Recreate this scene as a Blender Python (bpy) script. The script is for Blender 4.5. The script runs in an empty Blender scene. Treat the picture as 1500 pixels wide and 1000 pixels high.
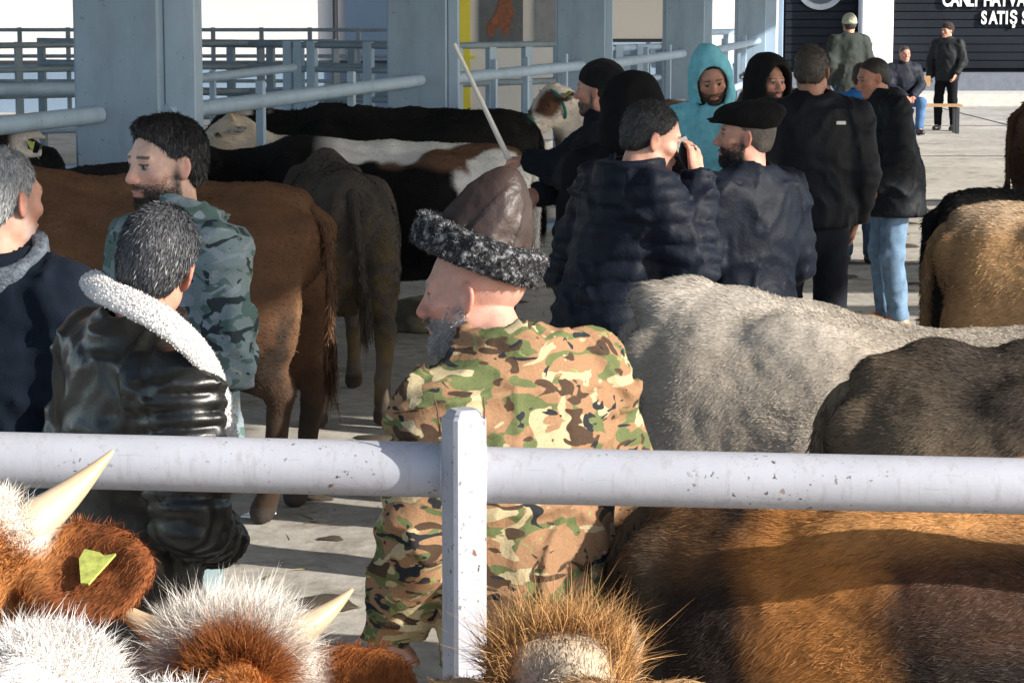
import bpy, math, random, time
import numpy as np
from mathutils import Vector, Matrix
T0 = time.time()
rad = math.radians
SC = bpy.context.scene
COL = SC.collection

# ------------------------------------------------------------------ camera
F_PX = 3560.0
CAM_H = 2.1
PITCH = math.atan(500 / F_PX)
cd = bpy.data.cameras.new('camera')
cam = bpy.data.objects.new('camera', cd); COL.objects.link(cam)
cam.location = (0, 0, CAM_H)
cam.rotation_euler = (math.pi / 2 - PITCH, 0, 0)
cd.sensor_width = 36.0
cd.lens = F_PX / 1500 * 36.0
cd.clip_start = 0.05
cd.clip_end = 1000
SC.camera = cam

# ------------------------------------------------------------------ world and sun
SUN_DIR = Vector((0.84, -0.39, 0.42)).normalized()      # towards the sun
w = bpy.data.worlds.new('World'); SC.world = w
w.use_nodes = True
nt = w.node_tree
bg = nt.nodes['Background']
sky = nt.nodes.new('ShaderNodeTexSky')
sky.sky_type = 'NISHITA'; sky.sun_disc = False
sky.sun_elevation = math.asin(SUN_DIR.z)
sky.sun_rotation = math.atan2(SUN_DIR.x, SUN_DIR.y)
sky.altitude = 300; sky.air_density = 1.0; sky.dust_density = 1.2
nt.links.new(sky.outputs[0], bg.inputs[0])
bg.inputs[1].default_value = 0.15
sl = bpy.data.lights.new('sun', 'SUN'); sun = bpy.data.objects.new('sun', sl); COL.objects.link(sun)
sl.energy = 5.0; sl.angle = rad(0.5); sl.color = (1.0, 0.93, 0.83)
sun.rotation_euler = SUN_DIR.to_track_quat('Z', 'Y').to_euler()
SC.view_settings.view_transform = 'Standard'
SC.view_settings.look = 'None'
SC.view_settings.gamma = 1.0
SC.view_settings.exposure = 0.80
SC.view_settings.use_curve_mapping = False

# ------------------------------------------------------------------ placing from the photograph
def W(px, py, d):
    """world point at forward distance d (along +Y) seen at photo pixel px, py"""
    u = (px - 750) / F_PX; v = (500 - py) / F_PX
    y = math.cos(PITCH) + v * math.sin(PITCH)
    z = -math.sin(PITCH) + v * math.cos(PITCH)
    k = d / y
    return Vector((u * k, d, CAM_H + z * k))

# ------------------------------------------------------------------ small helpers
def tag(o, label=None, cat=None, group=None, kind=None):
    if label: o['label'] = label
    if cat: o['category'] = cat
    if group: o['group'] = group
    if kind: o['kind'] = kind
    return o
def empty(name, loc=(0, 0, 0), rz=0.0, label=None, cat=None, group=None):
    o = bpy.data.objects.new(name, None); COL.objects.link(o)
    o.location = loc; o.rotation_euler = (0, 0, rz); o.empty_display_size = 0.1
    return tag(o, label, cat, group)
def link(name, me, mat, parent=None):
    if mat is not None:
        me.materials.append(mat)
    o = bpy.data.objects.new(name, me); COL.objects.link(o)
    if parent is not None: o.parent = parent
    return o
def mesh_np(name, V, Fq, cols=None, smooth=True, tri=False):
    """V (n,3), Fq (m,4) or (m,3)"""
    me = bpy.data.meshes.new(name)
    V = np.asarray(V, dtype=np.float32); Fq = np.asarray(Fq, dtype=np.int32)
    n = Fq.shape[1]
    me.vertices.add(len(V)); me.vertices.foreach_set('co', V.ravel())
    me.loops.add(Fq.size); me.loops.foreach_set('vertex_index', Fq.ravel())
    me.polygons.add(len(Fq))
    me.polygons.foreach_set('loop_start', np.arange(0, Fq.size, n, dtype=np.int32))
    me.polygons.foreach_set('loop_total', np.full(len(Fq), n, dtype=np.int32))
    me.polygons.foreach_set('use_smooth', np.full(len(Fq), smooth, dtype=bool))
    me.update(calc_edges=True)
    if cols is not None:
        a = me.color_attributes.new('Col', 'FLOAT_COLOR', 'POINT')
        c = np.ones((len(V), 4), dtype=np.float32); c[:, :3] = cols
        a.data.foreach_set('color', c.ravel())
    return me

class MB:
    """collects boxes, tubes and plates; build() links ONE mesh object"""
    def __init__(s): s.v = []; s.f = []; s.sm = []
    def add(s, vs, fs, smooth=False):
        b = len(s.v); s.v += [tuple(v) for v in vs]; s.f += [tuple(i + b for i in f) for f in fs]; s.sm += [smooth] * len(fs)
        return s
    def box(s, c, size, R=None):
        hx, hy, hz = size[0] / 2, size[1] / 2, size[2] / 2
        vs = []
        for z in (-hz, hz):
            for x, y in ((-hx, -hy), (hx, -hy), (hx, hy), (-hx, hy)):
                p = Vector((x, y, z))
                if R is not None: p = R @ p
                vs.append(p + Vector(c))
        return s.add(vs, [(3, 2, 1, 0), (4, 5, 6, 7), (0, 1, 5, 4), (1, 2, 6, 5), (2, 3, 7, 6), (3, 0, 4, 7)])
    def bbox(s, c, size, bv=0.004, R=None):
        """box with chamfered vertical edges and top"""
        hx, hy, hz = size[0] / 2, size[1] / 2, size[2] / 2
        def ring(a, z):
            x, y = hx - a, hy - a
            b = bv
            return [(-x + b, -y, z), (x - b, -y, z), (x, -y + b, z), (x, y - b, z), (x - b, y, z), (-x + b, y, z), (-x, y - b, z), (-x, -y + b, z)]
        rs = [ring(0, -hz), ring(0, hz - bv), ring(bv, hz)]
        vs = []
        for r in rs:
            for p in r:
                p = Vector(p)
                if R is not None: p = R @ p
                vs.append(p + Vector(c))
        fs = [tuple(range(7, -1, -1)), tuple(range(16, 24))]
        for k in (0, 8):
            for i in range(8):
                j = (i + 1) % 8
                fs.append((k + i, k + j, k + 8 + j, k + 8 + i))
        return s.add(vs, fs)
    def tube(s, pts, rs, n=16, caps=True, smooth=True):
        pts = [Vector(p) for p in pts]
        if not hasattr(rs, '__len__'): rs = [rs] * len(pts)
        vs = []; fs = []
        up = None
        for i, p in enumerate(pts):
            t = (pts[min(i + 1, len(pts) - 1)] - pts[max(i - 1, 0)]).normalized()
            if up is None:
                up = Vector((0, 0, 1)) if abs(t.z) < .9 else Vector((1, 0, 0))
            a = t.cross(up).normalized(); b = a.cross(t).normalized(); up = b
            for k in range(n):
                an = 2 * math.pi * k / n
                vs.append(p + (a * math.cos(an) + b * math.sin(an)) * rs[i])
        for i in range(len(pts) - 1):
            for k in range(n):
                k2 = (k + 1) % n
                fs.append((i * n + k, i * n + k2, (i + 1) * n + k2, (i + 1) * n + k))
        s.add(vs, fs, smooth)
        if caps:
            b = len(s.v) - len(vs); c = len(s.v)
            s.v += s.v[b:b + n] + s.v[b + (len(pts) - 1) * n:b + len(pts) * n]
            s.f.append(tuple(c + k for k in reversed(range(n)))); s.sm.append(False)
            s.f.append(tuple(c + n + k for k in range(n))); s.sm.append(False)
        return s
    def build(s, name, mat, parent=None):
        me = bpy.data.meshes.new(name)
        me.from_pydata(s.v, [], s.f)
        me.polygons.foreach_set('use_smooth', s.sm)
        me.update()
        import bmesh
        bm = bmesh.new(); bm.from_mesh(me); bmesh.ops.recalc_face_normals(bm, faces=bm.faces[:]); bm.to_mesh(me); bm.free()
        return link(name, me, mat, parent)

# ------------------------------------------------------------------ materials
def nodes_of(name):
    m = bpy.data.materials.new(name); m.use_nodes = True
    t = m.node_tree; p = t.nodes['Principled BSDF']
    return m, t, p
def N(t, kind, **kw):
    n = t.nodes.new(kind)
    for k, v in kw.items():
        if k.startswith('i_'):
            n.inputs[k[2:].replace('_', ' ')].default_value = v
        else: setattr(n, k, v)
    return n
def mixc(t, fac, a, b, bt='MIX'):
    n = t.nodes.new('ShaderNodeMix'); n.data_type = 'RGBA'; n.blend_type = bt
    for sock, v in ((n.inputs[0], fac), (n.inputs[6], a), (n.inputs[7], b)):
        if hasattr(v, 'links') or isinstance(v, bpy.types.NodeSocket): t.links.new(v, sock)
        else: sock.default_value = v if not isinstance(v, tuple) else (*v[:3], 1)
    return n.outputs[2]
def ramp(t, fac, stops, interp='LINEAR'):
    n = t.nodes.new('ShaderNodeValToRGB'); n.color_ramp.interpolation = interp
    e = n.color_ramp.elements
    while len(e) < len(stops): e.new(0.5)
    for el, (p, c) in zip(e, stops):
        el.position = p; el.color = (*c, 1) if hasattr(c, '__len__') else (c, c, c, 1)
    t.links.new(fac, n.inputs[0])
    return n.outputs[0]
def noise(t, vec, scale, detail=4, rough=.55, dist=0.0):
    n = t.nodes.new('ShaderNodeTexNoise'); n.inputs['Scale'].default_value = scale
    n.inputs['Detail'].default_value = detail; n.inputs['Roughness'].default_value = rough
    n.inputs['Distortion'].default_value = dist
    if vec is not None: t.links.new(vec, n.inputs['Vector'])
    return n.outputs['Fac']
def bump(t, p, h, strength, dist=0.01):
    b = t.nodes.new('ShaderNodeBump'); b.inputs['Strength'].default_value = strength; b.inputs['Distance'].default_value = dist
    t.links.new(h, b.inputs['Height']); t.links.new(b.outputs[0], p.inputs['Normal'])
def objco(t, scale=None):
    c = t.nodes.new('ShaderNodeTexCoord').outputs['Object']
    if scale is not None:
        m = t.nodes.new('ShaderNodeMapping'); m.inputs['Scale'].default_value = scale
        t.links.new(c, m.inputs['Vector']); return m.outputs[0]
    return c

def m_attr(name, rough=.85, var=.25, vscale=30, bstr=.3, bscale=180, bdist=.002, sheen=0.0, sss=0.0, coat=0.0, spec=.4, stretch=None):
    """colour from the mesh's own colour attribute, with grain on top"""
    m, t, p = nodes_of(name)
    a = N(t, 'ShaderNodeAttribute', attribute_name='Col').outputs['Color']
    co = objco(t, stretch)
    n1 = noise(t, co, vscale, 5, .6)
    r = ramp(t, n1, [(.3, 1 - var), (.7, 1 + var)])
    t.links.new(mixc(t, 1.0, a, r, 'MULTIPLY'), p.inputs['Base Color'])
    p.inputs['Roughness'].default_value = rough
    p.inputs['Specular IOR Level'].default_value = spec
    if sheen: p.inputs['Sheen Weight'].default_value = sheen
    if sss:
        p.inputs['Subsurface Weight'].default_value = sss
        p.inputs['Subsurface Radius'].default_value = (1, .35, .2); p.inputs['Subsurface Scale'].default_value = .012
    if coat: p.inputs['Coat Weight'].default_value = coat; p.inputs['Coat Roughness'].default_value = .25
    bump(t, p, noise(t, co, bscale, 4, .6), bstr, bdist)
    return m
def m_flat(name, col, rough=.6, var=.15, vscale=8, bstr=.15, bscale=60, metal=0.0, bdist=.004, spec=.5):
    m, t, p = nodes_of(name)
    co = objco(t)
    n1 = noise(t, co, vscale, 6, .6)
    c2 = tuple(max(0, x * (1 - var)) for x in col); c1 = tuple(min(1, x * (1 + var * .5)) for x in col)
    t.links.new(ramp(t, n1, [(.3, c2), (.7, c1)]), p.inputs['Base Color'])
    p.inputs['Roughness'].default_value = rough; p.inputs['Metallic'].default_value = metal
    p.inputs['Specular IOR Level'].default_value = spec
    bump(t, p, noise(t, co, bscale, 4, .6), bstr, bdist)
    return m
def m_paint(name, col, chips=.655, rough=.42):
    """worn paint on steel: mottling, dirt drips, rust chips, mud specks, fine scratches"""
    m, t, p = nodes_of(name)
    co = objco(t)
    n1 = noise(t, co, 3.0, 6, .65)
    base = ramp(t, n1, [(.3, tuple(x * .84 for x in col)), (.7, tuple(min(1, x * 1.06) for x in col))])
    n2 = noise(t, objco(t, (7, 7, 1.2)), 6, 5, .7)
    base = mixc(t, ramp(t, n2, [(.52, 0.0), (.75, .45)]), base, (.17, .155, .14))
    n3 = noise(t, objco(t, (1, 14, 14)), 11, 3, .6)
    base = mixc(t, ramp(t, n3, [(.66, 0.0), (.70, .35)]), base, (.24, .23, .23))
    big = noise(t, co, 5.0, 3, .5)
    bm_ = ramp(t, big, [(.48, 0.0), (.60, 1.0)])
    def speck(sc, th, colr, cur):
        spm = ramp(t, noise(t, co, sc, 3, .5), [(th, 0.0), (th + .03, 1.0)])
        mul = N(t, 'ShaderNodeMath', operation='MULTIPLY'); t.links.new(spm, mul.inputs[0]); t.links.new(bm_, mul.inputs[1])
        return mixc(t, mul.outputs[0], cur, colr)
    c = speck(95, chips, (.07, .05, .04), base)
    c = speck(38, .72, (.16, .075, .04), c)
    t.links.new(c, p.inputs['Base Color'])
    r_ = ramp(t, n2, [(.4, rough), (.7, .75)]); t.links.new(r_, p.inputs['Roughness'])
    bump(t, p, noise(t, co, 40, 5, .7), .25, .003)
    return m
def m_grime(name, col, rough=.55):
    """painted steel or render with run-down grime streaks and scuffs near the ground"""
    m, t, p = nodes_of(name)
    co = objco(t)
    base = ramp(t, noise(t, co, 1.3, 6, .65), [(.3, tuple(x * .86 for x in col)), (.7, tuple(min(1, x * 1.08) for x in col))])
    st = noise(t, objco(t, (2.5, 2.5, .5)), 2.2, 5, .6)
    base = mixc(t, ramp(t, st, [(.50, 0.0), (.72, .32)]), base, tuple(x * .45 for x in col))
    sp = noise(t, co, 26, 4, .6)
    base = mixc(t, ramp(t, sp, [(.66, 0.0), (.70, .5)]), base, (.10, .085, .07))
    t.links.new(base, p.inputs['Base Color']); p.inputs['Roughness'].default_value = rough
    bump(t, p, noise(t, co, 24, 5, .65), .25, .006)
    return m
def m_camo(name, cols, scale=7.0, seed=0.0, dark=1.0, nsc=(1, 1, 1.7)):
    m, t, p = nodes_of(name)
    tc = t.nodes.new('ShaderNodeTexCoord').outputs['Object']
    mp = t.nodes.new('ShaderNodeMapping'); mp.inputs['Scale'].default_value = nsc
    mp.inputs['Location'].default_value = (seed, seed * 1.7, seed * .3)
    t.links.new(tc, mp.inputs['Vector']); co = mp.outputs[0]
    cur = tuple(cols[0])
    for i, (c, th) in enumerate(cols[1:]):
        mp2 = t.nodes.new('ShaderNodeMapping'); mp2.inputs['Location'].default_value = (3.1 * i + 1, 5.7 * i, 2.3 * i)
        t.links.new(co, mp2.inputs['Vector'])
        n1 = noise(t, mp2.outputs[0], scale * (1 + .18 * i), 1.6, .5, 1.1)
        r = ramp(t, n1, [(th, 0.0), (th + .012, 1.0)])
        cur = mixc(t, r, cur, tuple(c))
    g = noise(t, tc, 260, 3, .6)
    t.links.new(mixc(t, 1.0, cur, ramp(t, g, [(.3, .82 * dark), (.7, 1.1 * dark)]), 'MULTIPLY'), p.inputs['Base Color'])
    p.inputs['Roughness'].default_value = .9; p.inputs['Specular IOR Level'].default_value = .25
    bump(t, p, noise(t, tc, 45, 5, .6), .5, .006)
    return m

M = {}
def mat(k, f):
    if k not in M: M[k] = f()
    return M[k]

# ------------------------------------------------------------------ value noise
def vn(P, seed=0):
    P = np.asarray(P, dtype=np.float64)
    i = np.floor(P).astype(np.int64); f = P - i
    f = f * f * (3 - 2 * f)
    out = np.zeros(len(P))
    for dx in (0, 1):
        for dy in (0, 1):
            for dz in (0, 1):
                h = ((i[:, 0] + dx) * 73856093) ^ ((i[:, 1] + dy) * 19349663) ^ ((i[:, 2] + dz) * 83492791) ^ (seed * 2654435761)
                h = (h ^ (h >> 13)) * 1274126177
                h = (h ^ (h >> 16)) & 0xffff
                wgt = (f[:, 0] if dx else 1 - f[:, 0]) * (f[:, 1] if dy else 1 - f[:, 1]) * (f[:, 2] if dz else 1 - f[:, 2])
                out += wgt * (h / 65535.0)
    return out * 2 - 1
def fbm(P, seed=0, o=3):
    a = 0; s = 1.0; tot = 0
    for k in range(o):
        a = a + vn(np.asarray(P) * (2 ** k), seed + k * 17) * s; tot += s; s *= .5
    return a / tot

# ------------------------------------------------------------------ implicit surfaces
class Fr:
    """a frame: columns of R are its axes in the parent's coordinates, t its origin, s a uniform scale"""
    def __init__(s, R=None, t=(0, 0, 0), sc=1.0):
        s.R = np.eye(3) if R is None else np.array(R, dtype=float); s.t = np.array(t, dtype=float); s.sc = sc
    def p(s, q): return s.t + s.R @ (np.array(q, dtype=float) * s.sc)
    def loc(s, P): return ((P - s.t) @ s.R) / s.sc
def rot(z=0, x=0, y=0):
    return np.array((Matrix.Rotation(z, 3, 'Z') @ Matrix.Rotation(x, 3, 'X') @ Matrix.Rotation(y, 3, 'Y')))
I0 = Fr()
def axis(a, b, h, fine=(), hf=None):
    """grid coordinates from a to b with spacing h, finer (hf) inside each interval of fine"""
    xs = [a]
    while xs[-1] < b:
        x = xs[-1]; st = h
        for f0, f1 in fine:
            if f0 <= x < f1: st = hf
            elif f0 - h * 1.2 <= x < f0: st = min(st, max(hf, (f0 - x) * .7 + hf))
        xs.append(x + st)
    return np.array(xs)
class Field:
    def __init__(s, xs, ys, zs):
        s.x, s.y, s.z = xs, ys, zs
        s.F = np.full((len(xs), len(ys), len(zs)), 1.0, dtype=np.float32)
    def sub(s, lo, hi):
        sl = []
        for ax, l, h in ((s.x, lo[0], hi[0]), (s.y, lo[1], hi[1]), (s.z, lo[2], hi[2])):
            i = max(0, int(np.searchsorted(ax, l)) - 1); j = min(len(ax), int(np.searchsorted(ax, h)) + 1)
            if j - i < 2: return None, None
            sl.append(slice(i, j))
        X, Y, Z = np.meshgrid(s.x[sl[0]], s.y[sl[1]], s.z[sl[2]], indexing='ij')
        return tuple(sl), np.stack([X.ravel(), Y.ravel(), Z.ravel()], 1)
    def merge(s, sl, d, k, op):
        G = s.F[sl]; d = d.reshape(G.shape).astype(np.float32)
        if op == 'add':
            if k > 0:
                h = np.clip(.5 + .5 * (G - d) / k, 0, 1); s.F[sl] = G + (d - G) * h - k * h * (1 - h)
            else: s.F[sl] = np.minimum(G, d)
        elif op == 'cut':
            d = -d
            if k > 0:
                h = np.clip(.5 - .5 * (G - d) / k, 0, 1); s.F[sl] = G + (d - G) * h + k * h * (1 - h)
            else: s.F[sl] = np.maximum(G, d)
    def ell(s, c, r, k=.02, fr=I0, R=None, op='add', planes=()):
        c0 = fr.p(c); rr = np.array(r, dtype=float) * fr.sc
        RR = fr.R if R is None else fr.R @ R
        m = rr.max() + k + .03
        sl, P = s.sub(c0 - m, c0 + m)
        if sl is None: return
        q = (P - c0) @ RR
        a = np.sqrt(((q / rr) ** 2).sum(1)) + 1e-9; b = np.sqrt(((q / rr ** 2) ** 2).sum(1)) + 1e-9
        d = np.where(a < 1e-3, -rr.min(), a * (a - 1) / b)
        for (pp, nn) in planes:
            d = np.maximum(d, (P - fr.p(pp)) @ (fr.R @ np.array(nn, dtype=float)))
        s.merge(sl, d, k, op)
    def cap(s, a, b, ra, rb, k=.02, fr=I0, flat=None, op='add', planes=(), quilt=None, disp=None):
        """tapered capsule; flat=(axis vector, factor) squeezes the section along an axis"""
        A = fr.p(a); B = fr.p(b); ra *= fr.sc; rb *= fr.sc
        m = max(ra, rb) * (1.0 if flat is None else max(1.0, flat[1])) + k + .03
        sl, P = s.sub(np.minimum(A, B) - m, np.maximum(A, B) + m)
        if sl is None: return
        P0 = P; f = 1.0
        if flat is not None:
            n = fr.R @ np.array(flat[0], dtype=float); n /= np.linalg.norm(n); q = flat[1]
            M3 = np.eye(3) + (1 / q - 1) * np.outer(n, n)
            P = (P - A) @ M3 + A; B2 = (B - A) @ M3 + A; f = min(1.0, q)
        else: B2 = B
        ab = B2 - A; L = ab @ ab + 1e-12
        tt = np.clip(((P - A) @ ab) / L, 0, 1)
        d = np.sqrt((((P - A) - tt[:, None] * ab) ** 2).sum(1)) - (ra + (rb - ra) * tt)
        if f < 1:
            d = d * (.55 + .45 * f)
        if quilt is not None:
            h, am = quilt
            d = d - am * (np.abs(np.sin(np.pi * (tt * math.sqrt(L)) / h)) ** .6 - .5)
        for (pp, nn) in planes:
            d = np.maximum(d, (P0 - np.array(pp)) @ np.array(nn, dtype=float))
        s.merge(sl, d, k, op)
    def half(s, p, n, k=0.0, fr=I0):
        """keep only the side n points away from"""
        X, Y, Z = np.meshgrid(s.x, s.y, s.z, indexing='ij')
        nn = fr.R @ np.array(n, dtype=float); pp = fr.p(p)
        d = (X - pp[0]) * nn[0] + (Y - pp[1]) * nn[1] + (Z - pp[2]) * nn[2]
        if k > 0:
            G = s.F; h = np.clip(.5 - .5 * (G - d) / k, 0, 1); s.F = (G + (d - G) * h + k * h * (1 - h)).astype(np.float32)
        else: s.F = np.maximum(s.F, d).astype(np.float32)
    def displace(s, fn, band=.045):
        m = np.abs(s.F) < band
        i, j, k = np.nonzero(m)
        P = np.stack([s.x[i], s.y[j], s.z[k]], 1)
        s.F[i, j, k] -= fn(P).astype(np.float32)
    def mesh(s):
        F = s.F; S = F < 0
        c = np.zeros(tuple(n - 1 for n in F.shape), dtype=np.int8)
        for a in (0, 1):
            for b in (0, 1):
                for d in (0, 1):
                    c += S[a:F.shape[0] - 1 + a, b:F.shape[1] - 1 + b, d:F.shape[2] - 1 + d]
        act = (c > 0) & (c < 8)
        idx = np.full(act.shape, -1, dtype=np.int64)
        I, J, K = np.nonzero(act); idx[I, J, K] = np.arange(len(I))
        acc = np.zeros((len(I), 3)); cnt = np.zeros(len(I))
        offs = [(a, b, d) for a in (0, 1) for b in (0, 1) for d in (0, 1)]
        for o in offs:
            for ax in range(3):
                if o[ax] == 1: continue
                o2 = list(o); o2[ax] = 1
                fa = F[I + o[0], J + o[1], K + o[2]]; fb = F[I + o2[0], J + o2[1], K + o2[2]]
                cr = (fa < 0) != (fb < 0)
                t = np.where(cr, fa / np.where(cr, fa - fb, 1), 0)
                pa = np.stack([s.x[I + o[0]], s.y[J + o[1]], s.z[K + o[2]]], 1)
                pb = np.stack([s.x[I + o2[0]], s.y[J + o2[1]], s.z[K + o2[2]]], 1)
                acc += (pa + (pb - pa) * t[:, None]) * cr[:, None]; cnt += cr
        V = acc / np.maximum(cnt, 1)[:, None]
        Q = []
        # x edges
        a = S[:-1, 1:-1, 1:-1]; b = S[1:, 1:-1, 1:-1]
        i, j, k = np.nonzero(a != b); f = a[i, j, k]; j = j + 1; k = k + 1
        q = np.stack([idx[i, j - 1, k - 1], idx[i, j, k - 1], idx[i, j, k], idx[i, j - 1, k]], 1); q[~f] = q[~f][:, ::-1]; Q.append(q)
        a = S[1:-1, :-1, 1:-1]; b = S[1:-1, 1:, 1:-1]
        i, j, k = np.nonzero(a != b); f = a[i, j, k]; i = i + 1; k = k + 1
        q = np.stack([idx[i - 1, j, k - 1], idx[i - 1, j, k], idx[i, j, k], idx[i, j, k - 1]], 1); q[~f] = q[~f][:, ::-1]; Q.append(q)
        a = S[1:-1, 1:-1, :-1]; b = S[1:-1, 1:-1, 1:]
        i, j, k = np.nonzero(a != b); f = a[i, j, k]; i = i + 1; j = j + 1
        q = np.stack([idx[i - 1, j - 1, k], idx[i, j - 1, k], idx[i, j, k], idx[i - 1, j, k]], 1); q[~f] = q[~f][:, ::-1]; Q.append(q)
        Q = np.concatenate(Q)
        return V, Q
def vnormals(V, Q):
    n = np.cross(V[Q[:, 2]] - V[Q[:, 0]], V[Q[:, 3]] - V[Q[:, 1]])
    out = np.zeros_like(V)
    for c in range(4): np.add.at(out, Q[:, c], n)
    return out / (np.linalg.norm(out, axis=1)[:, None] + 1e-12)
def keep_main(V, Q):
    """drop specks: keep only the largest connected piece"""
    n = len(V); lab = np.arange(n)
    for _ in range(400):
        m = lab[Q].min(1); new = lab.copy()
        for c in range(4): np.minimum.at(new, Q[:, c], m)
        new = new[new]
        if (new == lab).all(): break
        lab = new
    u, cnt = np.unique(lab, return_counts=True)
    big = u[cnt.argmax()]; kv = lab == big
    mp = np.cumsum(kv) - 1
    return V[kv], mp[Q[kv[Q[:, 0]]]]

# ------------------------------------------------------------------ hair and fur as real blades
RNG = np.random.default_rng(7)
def sample_surface(V, Q, n, mask=None):
    """n random points on the quads: positions, normals"""
    if mask is not None: Q = Q[mask]
    a, b, c, d = V[Q[:, 0]], V[Q[:, 1]], V[Q[:, 2]], V[Q[:, 3]]
    nn = np.cross(c - a, d - b); ar = np.linalg.norm(nn, axis=1) * .5
    pick = RNG.choice(len(Q), n, p=ar / ar.sum())
    u = RNG.random((n, 1)); v = RNG.random((n, 1))
    P = (a[pick] * (1 - u) + b[pick] * u) * (1 - v) + (d[pick] * (1 - u) + c[pick] * u) * v
    return P, nn[pick] / (np.linalg.norm(nn[pick], axis=1)[:, None] + 1e-12)
def blades(name, P, D, Nn, L, wd, cols, material, parent, curl=.3, tipcol=None):
    """one tapering, bent blade per point; D direction, Nn surface normal"""
    n = len(P)
    D = D / (np.linalg.norm(D, axis=1)[:, None] + 1e-9)
    L = np.broadcast_to(np.asarray(L, dtype=float), (n,))[:, None]; wd = np.broadcast_to(np.asarray(wd, dtype=float), (n,))[:, None]
    S = np.cross(D, Nn + RNG.normal(0, .5, (n, 3))); S /= np.linalg.norm(S, axis=1)[:, None] + 1e-9
    bend = RNG.normal(0, .5, (n, 3)) * curl * L
    p1 = P + D * L * .5 + bend * .25
    p2 = P + D * L + bend
    V = np.stack([P - S * wd * .5, P + S * wd * .5, p1 + S * wd * .4, p1 - S * wd * .4, p2], 1).reshape(-1, 3)
    b = np.arange(n)[:, None] * 5
    T = np.concatenate([b + np.array([[0, 1, 2]]), b + np.array([[0, 2, 3]]), b + np.array([[3, 2, 4]])], 0)
    C = np.repeat(cols[:, None, :], 5, axis=1)
    C[:, :2] *= .88
    if tipcol is not None: C[:, 4] = tipcol
    me = mesh_np(name, V, T, np.clip(C.reshape(-1, 3), 0, 1), smooth=True)
    return link(name, me, material, parent)
# ================================================================== THE SETTING
def mat_concrete():
    m, t, p = nodes_of('concrete')
    co = objco(t)
    a = noise(t, co, .55, 6, .62); b = noise(t, co, 9, 6, .65); c = noise(t, co, 60, 3, .6)
    base = ramp(t, a, [(.3, (.31, .285, .25)), (.5, (.43, .405, .36)), (.7, (.55, .52, .465))])
    base = mixc(t, 1.0, base, ramp(t, b, [(.3, .72), (.7, 1.12)]), 'MULTIPLY')
    st = noise(t, co, 2.2, 5, .7, .6)
    base = mixc(t, ramp(t, st, [(.50, 0.0), (.68, .75)]), base, (.15, .13, .10))
    base = mixc(t, ramp(t, c, [(.64, 0.0), (.70, .7)]), base, (.08, .066, .05))
    t.links.new(base, p.inputs['Base Color'])
    p.inputs['Roughness'].default_value = .88
    bump(t, p, b, .35, .02)
    return m
def sheet(name, x0, y0, x1, y1, z, m, n=1, kind='structure'):
    me = bpy.data.meshes.new(name)
    me.from_pydata([(x0, y0, z), (x1, y0, z), (x1, y1, z), (x0, y1, z)], [], [(0, 1, 2, 3)])
    o = link(name, me, m)
    if kind: tag(o, kind=kind)
    return o
conc = mat('concrete', mat_concrete)
ground = sheet('ground', -300, -60, 300, 400, 0, conc)
# poured joints of the yard: thin dark strips
jm = mat('joint', lambda: m_flat('joint_filler', (.10, .095, .09), .9))
for yy in (11.2, 19.4, 25.6, 33.0, 41.0):
    mb = MB(); mb.box((3.2, yy, .0), (17.6, .035 + .0012 * yy, .012)); o = mb.build('pavement_joint', jm, ground)
for xx in (4.2, 8.4):
    mb = MB(); mb.box((xx, 26.0, .0), (.03, 43.0, .0165)); mb.build('pavement_joint', jm, ground)

steel_blue = mat('column_paint', lambda: m_grime('column_paint', (.235, .335, .455)))
white_paint = mat('rail_paint', lambda: m_paint('rail_paint', (.37, .38, .43)))
pen_paint = mat('pen_paint', lambda: m_grime('pen_paint', (.34, .46, .60), .5))
dark_pen = mat('dark_pen', lambda: m_flat('old_pen_paint', (.20, .27, .34), .6, .25, 4, .1, 40))
white_wall = mat('white_wall', lambda: m_flat('white_wall', (.74, .72, .71), .85, .06, .4, .1, 12))
blue_wall = mat('blue_wall', lambda: m_flat('grey_blue_cladding', (.20, .28, .38), .7, .12, .8, .1, 12))
dark_steel = mat('dark_steel', lambda: m_flat('dark_steel', (.03, .035, .045), .55, .2, 2, .1, 12))
navy_wall = mat('navy_wall', lambda: m_flat('navy_shutter_paint', (.009, .013, .021), .6, .35, 1.2, .1, 8, spec=.2))

# ------------------------------------------------ hall columns and the pipe between them
COLS = []
cdir = Vector((1.35, 4.9, 0)).normalized()
cang = math.atan2(cdir.y, cdir.x) - math.pi / 2     # rotation of the column row
col_labels = ['nearest and widest blue-grey hall column, behind the man in blue-green camouflage',
              'blue-grey hall column behind the black and white cow, beside the white stick',
              'blue-grey hall column right behind the man in the black knit cap',
              'blue-grey hall column right behind the man in the turquoise hood',
              'farthest slim blue-grey hall column beside the dark shutter with the round sign']
for i, (pl, pr, d) in enumerate(((112, 236, 12.9), (568, 655, 18.4), (815, 886, 22.6), (972, 1030, 27.6), (1077, 1119, 36.0))):
    wd = (pr - pl) / F_PX * d
    cx = ((pl + pr) / 2 - 750) / F_PX * d
    t = empty('column', (cx, d + .22, 0), 0, col_labels[i], 'column', 'row of hall columns')
    R = None
    mb = MB()
    # front face parallel to the photograph, right side face visible
    sd = (.17, .085, .075, .10, .17)[i]
    mb.bbox((0, 0, 3.3), (wd, .44, 6.6), .012)
    mb.build('shaft', steel_blue, t)
    fl = MB(); fl.bbox((wd / 2 + sd / 2 + .001, .10, 3.3), (sd, .30, 6.6), .008)
    fl.build('lit_side_face', pen_paint, t)  # stands in for the right side face; its brighter light is painted on
    bp = MB(); bp.bbox((0, 0, .02), (wd + .2, .66, .04), .01); bp.build('base_plate', steel_blue, t)
    COLS.append((cx, d + .22, wd))
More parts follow.
